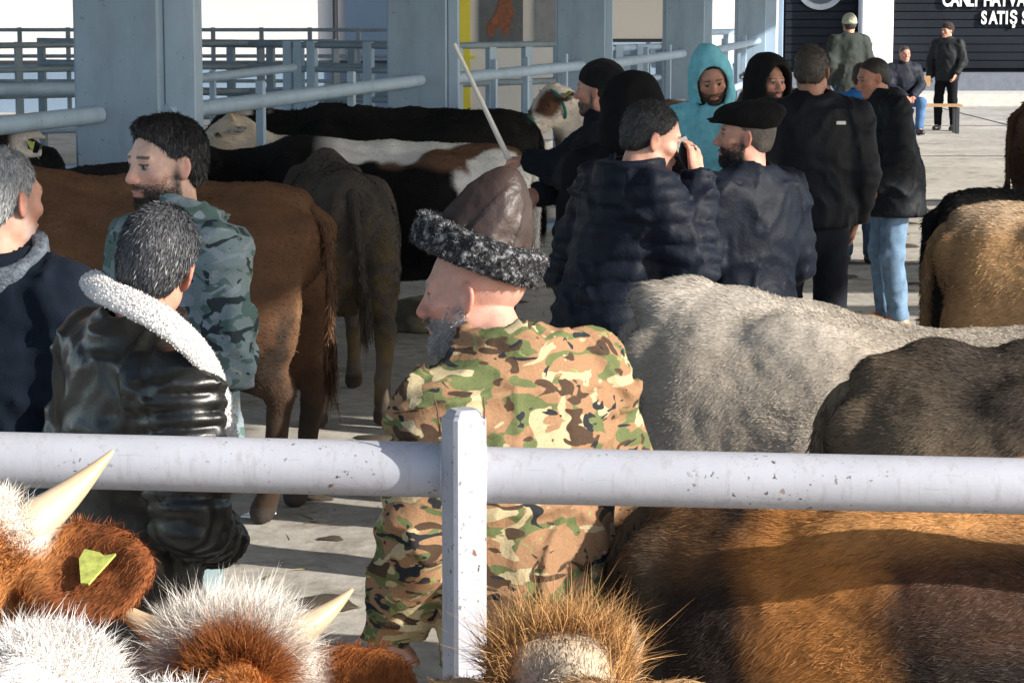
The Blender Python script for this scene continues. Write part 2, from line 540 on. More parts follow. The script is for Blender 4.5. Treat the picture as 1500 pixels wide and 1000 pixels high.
def pen_fence(name, label, A, B, heights, r, posts, pm, post_m, post_size=(.06, .06), post_top=None, flat=False, group=None):
    """pipes from A to B at the given heights, posts at fractions"""
    A = Vector((*A, 0)); B = Vector((*B, 0)); ang = math.atan2(B.y - A.y, B.x - A.x)
    t = empty('pen_fence', A, ang, label, 'fence', group)
    L = (B - A).length
    for h in heights:
        MB().tube([(0, 0, h), (L, 0, h)], r, 14).build('rail', pm, t)
    for f in posts:
        top = (post_top or max(heights) + .04)
        MB().bbox((f * L, 0, top / 2), (post_size[0], post_size[1], top), .005).build('post', post_m, t)
    return t
grp = 'pen fences behind the cattle'
def rowx(d): return -2.08 + (d - 13.1) * (1.41 / 5.5)
# pipe along the row of columns, bay by bay
c0, c1, c2, c3, c4 = COLS
pen_fence('f', 'thick pipe rail running left out of the frame from the nearest column', (-2.75, 10.6), (c0[0] - .1, 12.88), (1.50,), .047, (.42,), pen_paint, pen_paint, (.014, .12), 1.60, group=grp)
pen_fence('f', 'thick light blue pipe rail between the two nearest columns', (c0[0] + .235, 13.0), (c1[0] + .02, 18.4), (1.50,), .047, (.30, .66), pen_paint, pen_paint, (.05, .05), 1.62, group=grp)
pen_fence('f', 'light pipe rail behind the white stick, between second and third column', (c1[0] + .2, 18.6), (c2[0], 22.6), (1.50,), .047, (.32, .55, .86), pen_paint, pen_paint, (.05, .05), 1.62, group=grp)
pen_fence('f', 'light pipe rail right of the black knit cap, between third and fourth column', (c2[0] + .2, 22.8), (c3[0] - .02, 27.6), (1.50, .95), .047, (.5, .8), pen_paint, pen_paint, (.05, .05), 1.62, group=grp)
pen_fence('f', 'light pipe rail above the turquoise hood, between fourth and fifth column', (c3[0] + .2, 27.8), (c4[0] + .1, 36.0), (1.50, .95), .047, (.35, .7), pen_paint, pen_paint, (.07, .07), 1.62, group=grp)
# pens farther back
def frac(n, a=.0, b=1.0): return [a + (b - a) * i / (n - 1) for i in range(n)]
pen_fence('f', 'dark multi-rail pen fence on the left behind the nearest column', (-9.2, 26.0), (-2.2, 30.5), (1.58, 1.30, 1.0, .7), .036, frac(9), dark_pen, dark_pen, (.09, .05), group=grp)
pen_fence('f', 'long grey pen fence with two rails below the white building', (-6.0, 31.2), (-1.4, 29.0), (1.57, 1.30, .98), .05, frac(10), dark_pen, dark_pen, (.10, .06), 1.62, group=grp)
pen_fence('f', 'pale blue pen fence rising to the right behind the pipe rail', (-2.9, 19.0), (-2.15, 24.0), (1.44, 1.18, .85), .042, (.42,), pen_paint, pen_paint, (.05, .05), 1.5, group=grp)
pen_fence('f', 'pale pen fence left of the nearest column above the cow ear', (-4.6, 15.4), (-2.75, 16.2), (1.52, 1.27, .98), .045, (.28,), pen_paint, pen_paint, (.12, .08), 1.60, group=grp)
pen_fence('f', 'cross fence with close posts left of the second column', (-2.45, 26.5), (-.95, 25.6), (1.62, 1.36, 1.05, .75), .032, (.02, .10, .2, .62), dark_pen, pen_paint, (.11, .07), 1.66, group=grp)
pen_fence('f', 'cross fence with dark top rail below the bull poster', (-.75, 25.6), (1.0, 27.4), (1.62, 1.22, .86), .036, (.1, .3, .52, .72, .95), dark_pen, pen_paint, (.11, .07), 1.60, group=grp)
pen_fence('f', 'cross fence with wide posts below the white panel', (1.2, 30.5), (2.1, 32.2), (1.50, 1.1, .7), .04, (.12, .45, .85), pen_paint, steel_blue, (.22, .1), 1.54, group=grp)
pen_fence('f', 'far pen fence of thin rails at the foot of the white building', (-9.5, 39.5), (2.2, 39.5), (1.62, 1.2, .8), .03, frac(16), dark_pen, dark_pen, (.07, .05), group=grp)
pen_fence('f', 'far pen fence behind the turquoise hood, near the dark gate', (2.2, 38.0), (4.0, 41.0), (1.58, 1.1), .05, (.3, .75), pen_paint, pen_paint, (.16, .1), group=grp)

# ------------------------------------------------ white building far behind
b = empty('market_building', (-8, 46, 0), 0, 'long white building with grey-blue plinth across the far left background', 'building')
MB().box((-15.0, .15, 4.5), (56, .3, 7.2)).build('wall', white_wall, b)
MB().box((-15.0, .12, .45), (56, .34, .9)).build('plinth', blue_wall, b)
MB().box((-15.0, .1, .94), (56, .4, .06)).build('ledge', dark_steel, b)
for xx in (4.72,):
    MB().tube([(xx - .03, -.1, .0), (xx - .03, -.1, 8)], .05, 10).build('downpipe', dark_steel, b)
for xx in (5.35,):
    MB().box((xx, -.03, 4.0), (.95, .1, 8)).build('shutter', blue_wall, b)
for xx in (9.95, 10.05):
    pass
pb = empty('display_stand', (-.55, 33.5, 0), 0, 'white display stand with a yellow strip and posters behind the second column', 'display')
MB().box((.45, .1, 2.0), (1.75, .08, 3.6)).build('board', mat('board_white', lambda: m_flat('board_white', (.8, .8, .8), .6, .03)), pb)
MB().box((-.095, .045, 2.2), (.14, .02, 3.2)).build('yellow_strip', mat('yellow', lambda: m_flat('yellow_panel', (.85, .75, .08), .5, .05)), pb)
MB().box((-.1, .05, 1.32), (.3, .02, .04)).build('yellow_edge', mat('yellow', None), pb)
pf = MB().box((.40, .03, 2.42), (.60, .03, 1.9)); pf = pf.build('poster', mat('poster_grey', lambda: m_flat('poster_grey', (.13, .145, .17), .5, .3, 6)), pb)
bull = MB()
pts = [(-.18, 1.62), (-.10, 1.60), (-.08, 1.70), (0, 1.72), (.03, 1.62), (.10, 1.62), (.13, 1.78), (.18, 1.9), (.14, 2.1), (.05, 2.25), (-.02, 2.2), (-.04, 2.0), (-.12, 1.85), (-.2, 1.75)]
n = len(pts)
bull.add([(.40 + x, .008, z) for x, z in pts] + [(.40 + x, .013, z) for x, z in pts], [tuple(range(n)), tuple(range(2 * n - 1, n - 1, -1))] + [(i, i + n, (i + 1) % n + n, (i + 1) % n) for i in range(n)])
bull.build('animal_print', mat('poster_brown', lambda: m_flat('poster_brown', (.26, .10, .06), .5, .4, 14)), pf)
MB().box((1.05, .03, 2.35), (.36, .03, 1.7)).build('grey_poster', mat('poster_grey2', lambda: m_flat('poster_grey2', (.26, .28, .32), .5, .2, 6)), pb)
wp = empty('panel', (1.75, 36.5, 0), 0, 'white panel on a dark frame between third and fourth column', 'panel')
MB().box((.12, 0, 2.9), (.78, .08, 2.75)).build('sheet', white_wall, wp)
MB().box((.12, 0, 1.5), (.84, .1, .05)).build('frame', dark_steel, wp)
for xx in (-.3, .54): MB().box((xx, 0, 2.1), (.05, .1, 4.2)).build('post', dark_steel, wp)
lw = empty('back_wall', (1.7, 44.0, 0), 0, 'pale rendered wall low behind the pens right of the posters', 'wall')
MB().box((.0, 0, 1.2), (3.6, .25, 2.4)).build('face', blue_wall, lw)
MB().box((.0, .5, 4.0), (3.6, .25, 8.0)).build('upper_face', white_wall, lw)

# ------------------------------------------------ dark hall with roller shutters on the right
h = empty('sales_hall', (4.2, 50.6, 0), 0, 'dark navy building with ribbed shutters, a white pillar and white lettering', 'building')
x_l = 4.9 - 4.2 + .0
MB().box((6.2, 1.2, 4.0), (16.5, .3, 8.0)).build('wall', navy_wall, h)
MB().box((6.0, -.4, .12), (18, 2.8, .24)).build('step', mat('step', lambda: m_flat('step_concrete', (.55, .54, .5), .85, .15)), h)
MB().box((6.0, .2, .42), (18, .8, .36)).build('kerb_wall', mat('kerbwall', lambda: m_flat('kerb_wall', (.14, .16, .2), .8, .2)), h)
slat = None
for (xa, xb) in ((1.55, 3.02), (3.75, 12.2)):
    for k in range(22):
        z = .75 + k * .17
        mb = MB(); mb.box(((xa + xb) / 2, .985, z), (xb - xa, .07, .15))
        sl_ = mb.build('shutter_slat', navy_wall, h)
MB().bbox((3.39, .55, 4.0), (.67, .5, 8.0), .03).build('pillar', mat('pillar', lambda: m_flat('pillar_white', (.8, .8, .8), .6, .04)), h)
MB().bbox((1.32, .7, 4.0), (.28, .4, 8.0), .02).build('door_post', steel_blue, h)
# round sign
mb = MB(); zc = 3.4 - 1.3
sg = tag(link('round_sign', bpy.data.meshes.new('x'), None), 'large round grey sign on the dark shutter, cut by the top of the frame', 'sign')
bpy.data.objects.remove(sg)
import bmesh
def disc(r, th, n=48):
    mb = MB()
    vs = [(r * math.cos(2 * math.pi * i / n), 0, r * math.sin(2 * math.pi * i / n)) for i in range(n)] + [(r * math.cos(2 * math.pi * i / n), -th, r * math.sin(2 * math.pi * i / n)) for i in range(n)]
    mb.add(vs, [tuple(range(n)), tuple(range(2 * n - 1, n - 1, -1))] + [(i, (i + 1) % n, (i + 1) % n + n, i + n) for i in range(n)])
    return mb
p = W(1203, -22, 51.4)
sg = empty('round_sign', (p.x, 51.52, p.z), 0, 'large round grey sign on the dark shutter, cut by the top of the frame', 'sign')
disc(.52, .05).build('rim', mat('signgrey', lambda: m_flat('sign_grey', (.45, .47, .5), .5, .08)), sg)
d2 = disc(.40, .02).build('plate', mat('signdark', lambda: m_flat('sign_dark', (.08, .09, .11), .5, .1)), sg); d2.location = (0, -.052, 0)
def text3d(name, body, size, loc, m, parent, ext=.02, bold=.012):
    cu = bpy.data.curves.new(name, 'FONT'); cu.body = body; cu.size = size; cu.extrude = ext; cu.offset = bold
    cu.space_character = 1.12
    o = bpy.data.objects.new(name, cu); COL.objects.link(o)
    o.rotation_euler = (math.pi / 2, 0, 0); bpy.context.view_layer.update()
    dg = bpy.context.evaluated_depsgraph_get()
    me = bpy.data.meshes.new_from_object(o.evaluated_get(dg)); bpy.data.objects.remove(o)
    me.materials.clear(); o = link(name, me, m, parent); o.rotation_euler = (math.pi / 2, 0, 0); o.location = loc
    return o
wl = mat('letter', lambda: m_flat('letter_white', (.85, .86, .85), .5, .03))
s = empty('wall_lettering', (0, 51.5, 0), 0, 'white letters on the dark wall at the top right corner', 'lettering')
a1 = W(1380, 9, 51.5); a2 = W(1437, 35, 51.5)
x = a1.x
for ch in 'CANLI HAYVAN':
    if ch != ' ': text3d('letter', ch, .40, (x, 0, a1.z), wl, s).scale = (.66, 1, 1)
    x += {'I': .085, ' ': .10, 'L': .145}.get(ch, .178)
x = a2.x
for ch in 'SATIŞ SALONU':
    if ch != ' ': text3d('letter', ch, .37, (x, 0, a2.z), wl, s).scale = (.68, 1, 1)
    x += {'I': .095, ' ': .09}.get(ch, .168)

# ------------------------------------------------ roof of the hall, unseen above; outline and right-hand strips shaped for their shade
rm = mat('roof', lambda: m_flat('shade_roof_sheet', (.45, .46, .48), .6, .1))
roof = empty('hall_roof', (0, 0, 5.4), 0, 'unseen hall roof sheets, laid out to shade the pens and stripe the floor', 'roof')
def shade_roof_sheet(x0, y0, x1, y1):
    MB().box(((x0 + x1) / 2, (y0 + y1) / 2, 0), (x1 - x0, y1 - y0, .08)).build('shade_roof_sheet', rm, roof)
SHADE_ROOF = [(-14, 2.2, 8.0, 5.5), (-14, 5.5, 9.4, 7.2), (-14, 7.2, 11.2, 40.0), (11.2, 11.2, 18, 11.7), (11.2, 12.5, 18, 14.3), (11.2, 20.0, 19, 20.8)]  # edges and narrow strips set so shade and floor stripes fall as wanted
for r in SHADE_ROOF: shade_roof_sheet(*r)
# ================================================================== CATTLE
fur_mat = mat('fur', lambda: m_attr('cow_hide', .85, .22, 14, .45, 160, .004, sheen=0, spec=.15, stretch=(.5, 1, 1)))
blade_mat = mat('furblade', lambda: m_attr('fur_hair', .6, .12, 40, 0.0, 100, sheen=0, spec=.2))
horn_mat = mat('horn', lambda: m_attr('horn', .45, .12, 20, .2, 90, .002, spec=.5))
hoof_col = (.05, .04, .035)

def catmull(pts, n):
    pts = [Vector(p) for p in pts]; out = []
    for i in range(len(pts) - 1):
        p0, p1, p2, p3 = pts[max(i - 1, 0)], pts[i], pts[i + 1], pts[min(i + 2, len(pts) - 1)]
        for k in range(n):
            u = k / n
            out.append(.5 * ((2 * p1) + (p2 - p0) * u + (2 * p0 - 5 * p1 + 4 * p2 - p3) * u * u + (3 * p1 - p0 - 3 * p2 + p3) * u ** 3))
    out.append(pts[-1]); return out
def cow_local(s, head, hy, hp, poll):
    return Fr(rot(hy, 0, 0) @ np.array(Matrix.Rotation(hp, 3, 'Y')), poll)

def cow(px, d, yaw, s, label, colf, cat='cow', poll=(1.02, 0, 1.26), hyaw=0.0, hpitch=.55, hroll=0.0, vox=.022, headvox=None, horns=0.0,
        eartag=False, tail=True, legs=True, wide=1.0, fur=0, furlen=.03, furw=.003, at=None, group='cattle in the market yard', noise_amp=.008,
        tuft=0, tuftlen=.08, tuftcol=None, tuftdown=False, halter=None, earcol=None, root=None, furmask=None, hornlen=.2, bumps=None, tailswing=0.0, furL=None, earsize=1.0, horndir=(0, 1, .45), neckr=.21, furlift=.2, furvar=.3, tagsize=1.0, tuftback=-.16, tuftup=.25, earroll=0.0, tailcol=None, earw=1.0, eardroop=.18):
    """a whole cow facing local +X; px, d place the middle of its body, yaw turns it"""
    fine = None
    poll = np.array(poll, dtype=float)
    H = Fr(rot(hyaw) @ np.array(Matrix.Rotation(hpitch, 3, 'Y')) @ np.array(Matrix.Rotation(hroll, 3, 'X')), poll)
    hx = H.p((.25, 0, -.05))
    lo = np.minimum(np.array([-1.0, -.42, 0]), np.minimum(H.p((.5, 0, -.1)), poll) - .3)
    hi = np.maximum(np.array([.8, .42, 1.42]), np.maximum(H.p((.5, 0, -.1)), poll) + .3)
    if headvox:
        c = (H.p((-.05, 0, 0)) + H.p((.48, 0, -.05))) / 2
        fx = ((poll[0] - .32, max(hi[0] - .05, poll[0] + .3)),); fy = ((poll[1] - .28, poll[1] + .28),); fz = ((poll[2] - .45, poll[2] + .2),)
        f = Field(axis(lo[0], hi[0], vox, fx, headvox), axis(lo[1], hi[1], vox, fy, headvox), axis(lo[2], hi[2], vox, fz, headvox))
    else:
        f = Field(axis(lo[0], hi[0], vox), axis(lo[1], hi[1], vox), axis(lo[2], hi[2], vox))
    w_ = wide
    f.ell((.18, 0, .92), (.54, .33 * w_, .37), .02)
    f.ell((-.18, 0, .84), (.52, .335 * w_, .33), .10)
    f.ell((.52, 0, .86), (.27, .24 * w_, .35), .10)
    f.ell((.40, 0, 1.12), (.32, .13 * w_, .19), .10)
    f.ell((-.32, 0, 1.07), (.44, .24 * w_, .22), .08)
    f.ell((-.66, 0, 1.07), (.25, .25 * w_, .22), .06)
    f.cap((-.80, 0, 1.225), (-.1, 0, 1.255), .055, .05, .09)
    f.cap((-.1, 0, 1.255), (.48, 0, 1.285), .05, .05, .09)
    for q in (-1, 1):
        f.ell((-.45, q * .205 * w_, 1.185), (.11, .05, .06), .11)
        f.ell((-.87, q * .10 * w_, 1.12), (.055, .05, .07), .06)
        f.ell((-.66, q * .165 * w_, .84), (.22, .12, .33), .07)
        f.ell((-.20, q * .20 * w_, 1.17), (.16, .06, .05), .06, op='cut') if False else None
        f.ell((-.36, q * .165 * w_, .96), (.28, .17 * w_, .24), .12)
        f.ell((.5, q * .19 * w_, .92), (.16, .10, .34), .07)
        if legs:
            f.cap((-.56, q * .18, .72), (-.80, q * .17, .52), .105, .058, .05, flat=((0, 1, 0), .8))
            f.cap((-.80, q * .17, .54), (-.75, q * .165, .16), .05, .037, .03)
            f.cap((-.75, q * .165, .14), (-.71, q * .165, .045), .042, .05, .02)
            f.cap((.48, q * .17, .72), (.50, q * .15, .40), .09, .052, .05, flat=((0, 1, 0), .85))
            f.cap((.50, q * .15, .41), (.50, q * .15, .15), .045, .036, .03)
            f.cap((.50, q * .15, .13), (.53, q * .15, .045), .04, .05, .02)
    nk = poll + np.array([-.10, 0, -.06])
    f.cap((.52, 0, 1.05), tuple(poll + (H.R @ np.array([-.02, 0, -.09]))), neckr * 1.1, .125, .12, flat=((0, 1, 0), .66 * w_))
    f.cap((.60, 0, .78), tuple(poll + (H.R @ np.array([.05, 0, -.17]))), .10, .06, .10, flat=((0, 1, 0), .5))
    # head, in its own frame: +x to the muzzle, +z out of the forehead
    f.ell((.07, 0, -.045), (.15, .108, .11), .05, H)
    f.cap((.12, 0, -.055), (.38, 0, -.075), .088, .062, .04, H)
    f.ell((.43, 0, -.08), (.07, .072, .06), .04, H)
    f.ell((-.0, 0, .02), (.065, .09, .055), .04, H)
    f.cap((.06, 0, -.14), (.36, 0, -.125), .05, .034, .04, H)
    ear0 = []
    for q in (-1, 1):
        f.ell((.13, q * .088, -.01), (.04, .028, .03), .02, H)
        f.ell((.475, q * .035, -.075), (.018, .014, .02), .012, H, op='cut')
        Re = np.array(Matrix.Rotation(q * .25, 3, 'Z') @ Matrix.Rotation(-q * eardroop, 3, 'X') @ Matrix.Rotation(earroll, 3, 'Y'))
        ec = np.array([0, q * .185 * (1 + .25 * (earsize - 1)), -.035])
        f.ell(ec, (.062 * earsize * earw, .105 * earsize, .021), .025, H, R=Re)
        f.ell(ec + Re @ np.array([0, q * .01, .018]), (.040 * earsize * earw, .078 * earsize, .018), .012, H, R=Re, op='cut')
    if bumps: bumps(f, H)
    f.displace(lambda P: noise_amp * fbm(P * 9, 3, 3) + .004 * fbm(P * 28, 5, 2))
    V, Q = f.mesh(); V, Q = keep_main(V, Q)
    cols = np.clip(colf(V, H), .003, 1)
    ez = H.loc(V)
    eye = (np.abs(np.abs(ez[:, 1]) - .108) < .014) & (((ez[:, 0] - .135) ** 2 + (ez[:, 2] + .008) ** 2) < .017 ** 2)
    cols[eye] = (.01, .008, .006)
    cols[V[:, 2] < .075] = hoof_col
    if root is None:
        p = W(px, 500, d); loc = (p.x, d, 0)
    else:
        c, sn = math.cos(yaw), math.sin(yaw); hp = poll * s
        loc = (root[0] - (hp[0] * c - hp[1] * sn), root[1] - (hp[0] * sn + hp[1] * c), 0)
    t = empty('cow', loc, yaw, label, cat, group)
    t.scale = (s, s, s)
    body = link('body', mesh_np('body', V, Q, cols), fur_mat, t)
    if tail:
        sw = tailswing
        tp = catmull([(-.80, 0, 1.20), (-.875, sw * .05, 1.195), (-.925, sw * .15, 1.12), (-.945, sw * .35, .98), (-.945, sw * .7, .78), (-.94, sw, .6)], 6)
        MBt = MB().tube(tp, list(np.interp(np.linspace(0, 1, len(tp)), [0, .2, .5, 1], [.034, .032, .022, .012])), 12)
        tl = MBt.build('tail', None, t)
        tc = colf(np.array([[-.86, 0, .95]]), H)[0] if tailcol is None else np.array(tailcol)
        a = tl.data.color_attributes.new('Col', 'FLOAT_COLOR', 'POINT')
        for e in a.data: e.color = (*np.clip(tc, 0, 1), 1)
        tl.data.materials.append(fur_mat)
        n = 1500
        tv = np.array([v.co[:] for v in tl.data.vertices]); tq = np.array([p.vertices[:] for p in tl.data.polygons if len(p.vertices) == 4])
        P, Nn = sample_surface(tv, tq, n)
        blades('tail_hair', P, Nn * .3 + np.array([[0, 0, -1.]]) + RNG.normal(0, .2, P.shape), Nn, .03, .004, np.tile(tc, (n, 1)) * RNG.uniform(.6, 1.3, (n, 1)), blade_mat, tl, .2)['kind'] = 'stuff'
        n = 260
        P = np.stack([RNG.normal(-.952, .012, n), RNG.normal(sw * .9, .012, n), RNG.uniform(.55, .72, n)], 1)
        D = np.stack([RNG.normal(0, .10, n), RNG.normal(0, .10, n), -np.ones(n)], 1)
        blades('tail_tuft', P, D * np.array([[.7, .7, 1]]), np.tile([[-1., 0, 0]], (n, 1)), RNG.uniform(.08, .20, n), .005, np.tile(tc * .55, (n, 1)), blade_mat, tl, .08)
    if horns:
        for q in (-1, 1):
            hd = np.array([horndir[0], q * horndir[1], horndir[2]], dtype=float); hd /= np.linalg.norm(hd)
            up = np.array([0, -q * .1, 1.0])
            pts = []; rr = []
            for i in range(9):
                u = i / 8
                pts.append(H.p(np.array([-.005, q * .075, .03]) + hd * hornlen * u + up * hornlen * .28 * u * u)); rr.append(horns * (1 - u ** 1.4) + .003)
            hb = MB().tube(pts, rr, 14)
            ho = hb.build('horn', None, t)
            a = ho.data.color_attributes.new('Col', 'FLOAT_COLOR', 'POINT')
            vv = np.array([v.co[:] for v in ho.data.vertices]); dd = np.linalg.norm(vv - np.array(pts[0]), axis=1) / hornlen
            cc = np.ones((len(vv), 4)); c1 = np.array([.55, .37, .21]); c2 = np.array([.55, .42, .32]); c3 = np.array([.60, .50, .37])
            k = np.clip(dd, 0, 1)[:, None]
            cc[:, :3] = c3 * (1 - k) + c1 * k
            a.data.foreach_set('color', cc.astype(np.float32).ravel())
            ho.data.materials.append(horn_mat)
    if eartag:
        q = eartag
        tg = MB()
        Re = np.array(Matrix.Rotation(q * .25, 3, 'Z') @ Matrix.Rotation(-q * eardroop, 3, 'X') @ Matrix.Rotation(earroll, 3, 'Y'))
        nrm_ = H.R @ Re @ np.array([0, 0, 1.0]); ly = H.R @ Re @ np.array([0, q * 1.0, 0])
        E = H.p((0, q * .200 * (1 + .25 * (earsize - 1)), -.035)) + nrm_ * .016
        up = np.array([0, 0, 1.0]); up = up - nrm_ * (up @ nrm_); up /= np.linalg.norm(up); ay = np.cross(nrm_, up)
        prof = [(-.030, .030), (-.012, .022), (0, .030), (.030, .036), (.030, .010), (.002, -.050), (-.012, -.050)]
        vs = []
        for off in (0, .004):
            for (a_, b_) in prof:
                vs.append(E + ay * a_ * tagsize + up * b_ * tagsize + nrm_ * off)
        n = len(prof)
        tg.add(vs, [tuple(range(n)), tuple(range(2 * n - 1, n - 1, -1))] + [(i, i + n, (i + 1) % n + n, (i + 1) % n) for i in range(n)])
        tg.build('ear_tag', mat('eartag', lambda: m_flat('ear_tag_yellow', (.40, .44, .10), .6, .45, 70)), t)
    if halter:
        hm = mat('halter', lambda: m_flat('halter_green', (.02, .16, .13), .8, .2))
        for (a0, r) in ((.30, .083), (.04, .125)):
            pts = [H.p((a0 - .02 * math.sin(an), r * 1.05 * math.cos(an), -.065 + r * math.sin(an))) for an in np.linspace(0, 2 * math.pi, 20)]
            MB().tube(pts, .012, 8, False).build('halter', hm, t)
    if fur:
        msk = None
        cen = (V[Q[:, 0]] + V[Q[:, 2]]) / 2
        msk = (cen[:, 2] > .45)
        if furmask is not None: msk &= furmask(cen)
        P, Nn = sample_surface(V, Q, fur, msk)
        Cc = np.clip(colf(P, H), .004, 1)
        D = np.tile(np.array([[-1.0, 0, -.55]]), (fur, 1)) + Nn * .35 + RNG.normal(0, .20, (fur, 3)) + np.stack([fbm(P * 6, 9, 2), fbm(P * 6, 19, 2), fbm(P * 6, 29, 2)], 1) * .8
        D -= Nn * ((D * Nn).sum(1) - furlift)[:, None]
        Cc = Cc * RNG.uniform(1 - furvar, 1 + furvar, (fur, 1))
        L = furlen * RNG.uniform(.5, 1.3, fur)
        if furL is not None: L = L * furL(P)
        blades('fur', P, D, Nn, L, furw, Cc, blade_mat, t, .22)['kind'] = 'stuff'
    if tuft:
        loc_ = H.loc(V)
        cen = H.loc((V[Q[:, 0]] + V[Q[:, 2]]) / 2)
        m_ = (np.abs(cen[:, 1]) < .10) & (cen[:, 0] > tuftback) & (cen[:, 0] < .10) & (cen[:, 2] > -.06)
        P, Nn = sample_surface(V, Q, tuft, m_)
        up = np.array([[0, 0, 1.0]])
        D = Nn * .8 + up * (.25 if not tuftdown else .75) + RNG.normal(0, .38, (tuft, 3)) + np.stack([fbm(P * 9, 9, 1), fbm(P * 9, 19, 1), fbm(P * 9, 29, 1) * .3], 1) * 1.3
        Cc = (np.clip(colf(P, H), 0, 1) if tuftcol is None else np.tile(np.array([tuftcol]), (tuft, 1))) * RNG.uniform(.65, 1.25, (tuft, 1))
        blades('poll_hair', P, D, Nn, tuftlen * RNG.uniform(.3, 1.35, tuft), furw * 1.0, Cc, blade_mat, t, .75)['kind'] = 'stuff'
    return t

def mixn(a, b, k):
    k = np.clip(k, 0, 1)[:, None]
    return np.array(a)[None, :] * (1 - k) + (np.array(b)[None, :] if np.ndim(b) == 1 else b) * k
def over(base, c, k):
    k = np.clip(k, 0, 1)[:, None]
    return base * (1 - k) + np.array(c)[None, :] * k
def plain(c1, c2, sc=3, seed=1, belly=None):
    def f(P, H):
        out = mixn(c1, c2, .5 + .9 * fbm(P * sc, seed, 3))
        if belly is not None: out = over(out, belly, (.78 - P[:, 2]) / .3)
        return out
    return f
def sm(x, a, b): return np.clip((x - a) / (b - a), 0, 1)

# ---- the big brown cow and its dark neighbour, left
def col_brown(P, H):
    out = mixn((.100, .050, .028), (.150, .076, .040), .5 + .8 * fbm(P * 2.5, 4, 3))
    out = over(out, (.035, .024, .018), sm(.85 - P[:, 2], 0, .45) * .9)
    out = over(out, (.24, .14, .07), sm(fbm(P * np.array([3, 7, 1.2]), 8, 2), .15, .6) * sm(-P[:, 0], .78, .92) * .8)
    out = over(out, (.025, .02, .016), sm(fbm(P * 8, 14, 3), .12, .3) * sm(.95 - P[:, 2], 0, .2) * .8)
    return out
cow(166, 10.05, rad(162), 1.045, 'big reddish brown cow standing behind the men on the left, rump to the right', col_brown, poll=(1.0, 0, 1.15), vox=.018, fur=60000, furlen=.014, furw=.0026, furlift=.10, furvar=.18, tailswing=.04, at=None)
def col_dung(P, H):
    out = mixn((.070, .056, .047), (.115, .094, .078), .5 + .9 * fbm(P * 4, 4, 3))
    k = sm(fbm(P * 17, 21, 3), .02, .16) * sm(1.12 - P[:, 2], 0, .2)
    return over(out, (.115, .085, .04), k * .9)
def dung_b(f, H):
    f.displace(lambda P: .022 * np.clip(fbm(P * 16, 21, 3), 0, 1) * np.clip((1.1 - P[:, 2]) * 4, 0, 1))
cow(492, 12.6, rad(100), .97, 'dung-caked dark grey cow seen from behind, right of the brown cow', col_dung, poll=(1.0, 0, 1.1), vox=.020, fur=36000, furlen=.018, furw=.0034, bumps=dung_b, tailswing=-.06, wide=.86)
def col_black(P, H): return mixn((.005, .005, .0055), (.012, .011, .011), .5 + fbm(P * 4, 4, 2))
def col_K(P, H):
    out = col_black(P, H); q = H.loc(P)
    return over(out, (.55, .50, .47), sm(np.abs(q[:, 1]), .11, .14) * sm(.2 - np.abs(q[:, 0]), .0, .05) * sm(.45 - np.linalg.norm(q, axis=1), 0, .1))
cow(70, 11.3, rad(2), 1.0, 'black cow whose back shows between the grey-haired man and the camouflage man', col_black, poll=(1.0, 0, 1.0), hpitch=.9, vox=.024, fur=9000, furlen=.022, furw=.005)
cow(20, 13.2, rad(-84), 1.02, 'dark cow with a pale yellow-tagged ear, facing out below the left pipe rail', col_K, poll=(.95, .0, 1.38), hpitch=.7, hyaw=rad(-12), vox=.024, eartag=1, fur=6000, furlen=.022, furw=.005, earsize=1.2, earroll=.9, wide=.85, tagsize=.6)
# ---- black and white cows in the middle
def col_M(P, H):
    out = mixn((.005, .005, .0055), (.012, .011, .011), .5 + fbm(P * 4, 4, 2))
    wv = P[:, 0] + .10 * fbm(P * 5, 6, 3)
    out = over(out, (.78, .75, .72), sm(-wv, .50, .54) * sm(P[:, 2], .4, .6))
    back = P[:, 2] + .05 * fbm(P * 6, 31, 2)
    out = over(out, (.76, .72, .68), sm(back, 1.195, 1.22) * sm(-P[:, 0], -.35, -.2))
    br = sm(fbm(P * 3.2 + np.array([1.3, .2, 0]), 12, 2), -.02, .06) * sm(back, 1.16, 1.20) * sm(-P[:, 0], -.3, -.1)
    out = over(out, (.14, .075, .045), br)
    out = over(out, (.02, .018, .018), sm(.62 - P[:, 2], 0, .1))
    q = H.loc(P)
    out = over(out, (.6, .56, .5), sm(.035 - np.abs(q[:, 1] - .02), 0, .01) * sm(q[:, 0], .0, .04) * sm(q[:, 2] + .05, 0, .02))
    return out
cow(550, 13.9, rad(180 - 4), .985, 'long black cow with white rump and brown saddle patches behind the leather hat', col_M, poll=(.98, 0, 1.22), hyaw=rad(15), hpitch=.35, vox=.022, eartag=-1, fur=30000, furlen=.016, furw=.004, wide=.95)
def col_N(P, H):
    q = H.loc(P)
    out = col_black(P, H)
    out = over(out, (.5, .47, .45), sm(fbm(q * 9, 3, 2), .1, .25) * sm(.25 - np.linalg.norm(q - np.array([.0, 0, 0]), axis=1), 0, .05))
    return out
cow(585, 16.6, rad(182), 1.04, 'all black cow whose long flat back shows behind the black and white cow', col_N, poll=(1.05, 0, 1.28), hpitch=.5, hyaw=rad(20), vox=.026, fur=9000, furlen=.03, furw=.007)
def col_Q(P, H):
    return mixn((.50, .42, .34), (.62, .55, .47), .5 + fbm(P * 5, 7, 3))
cow(535, 15.1, rad(183), .93, 'cream cow lifting its head beside the nearest column', col_Q, poll=(.86, .0, 1.44), hyaw=rad(8), hpitch=.42, vox=.022, horns=.018, hornlen=.09, horndir=(0, .5, 1), fur=9000, furlen=.022, furw=.005, wide=.8)
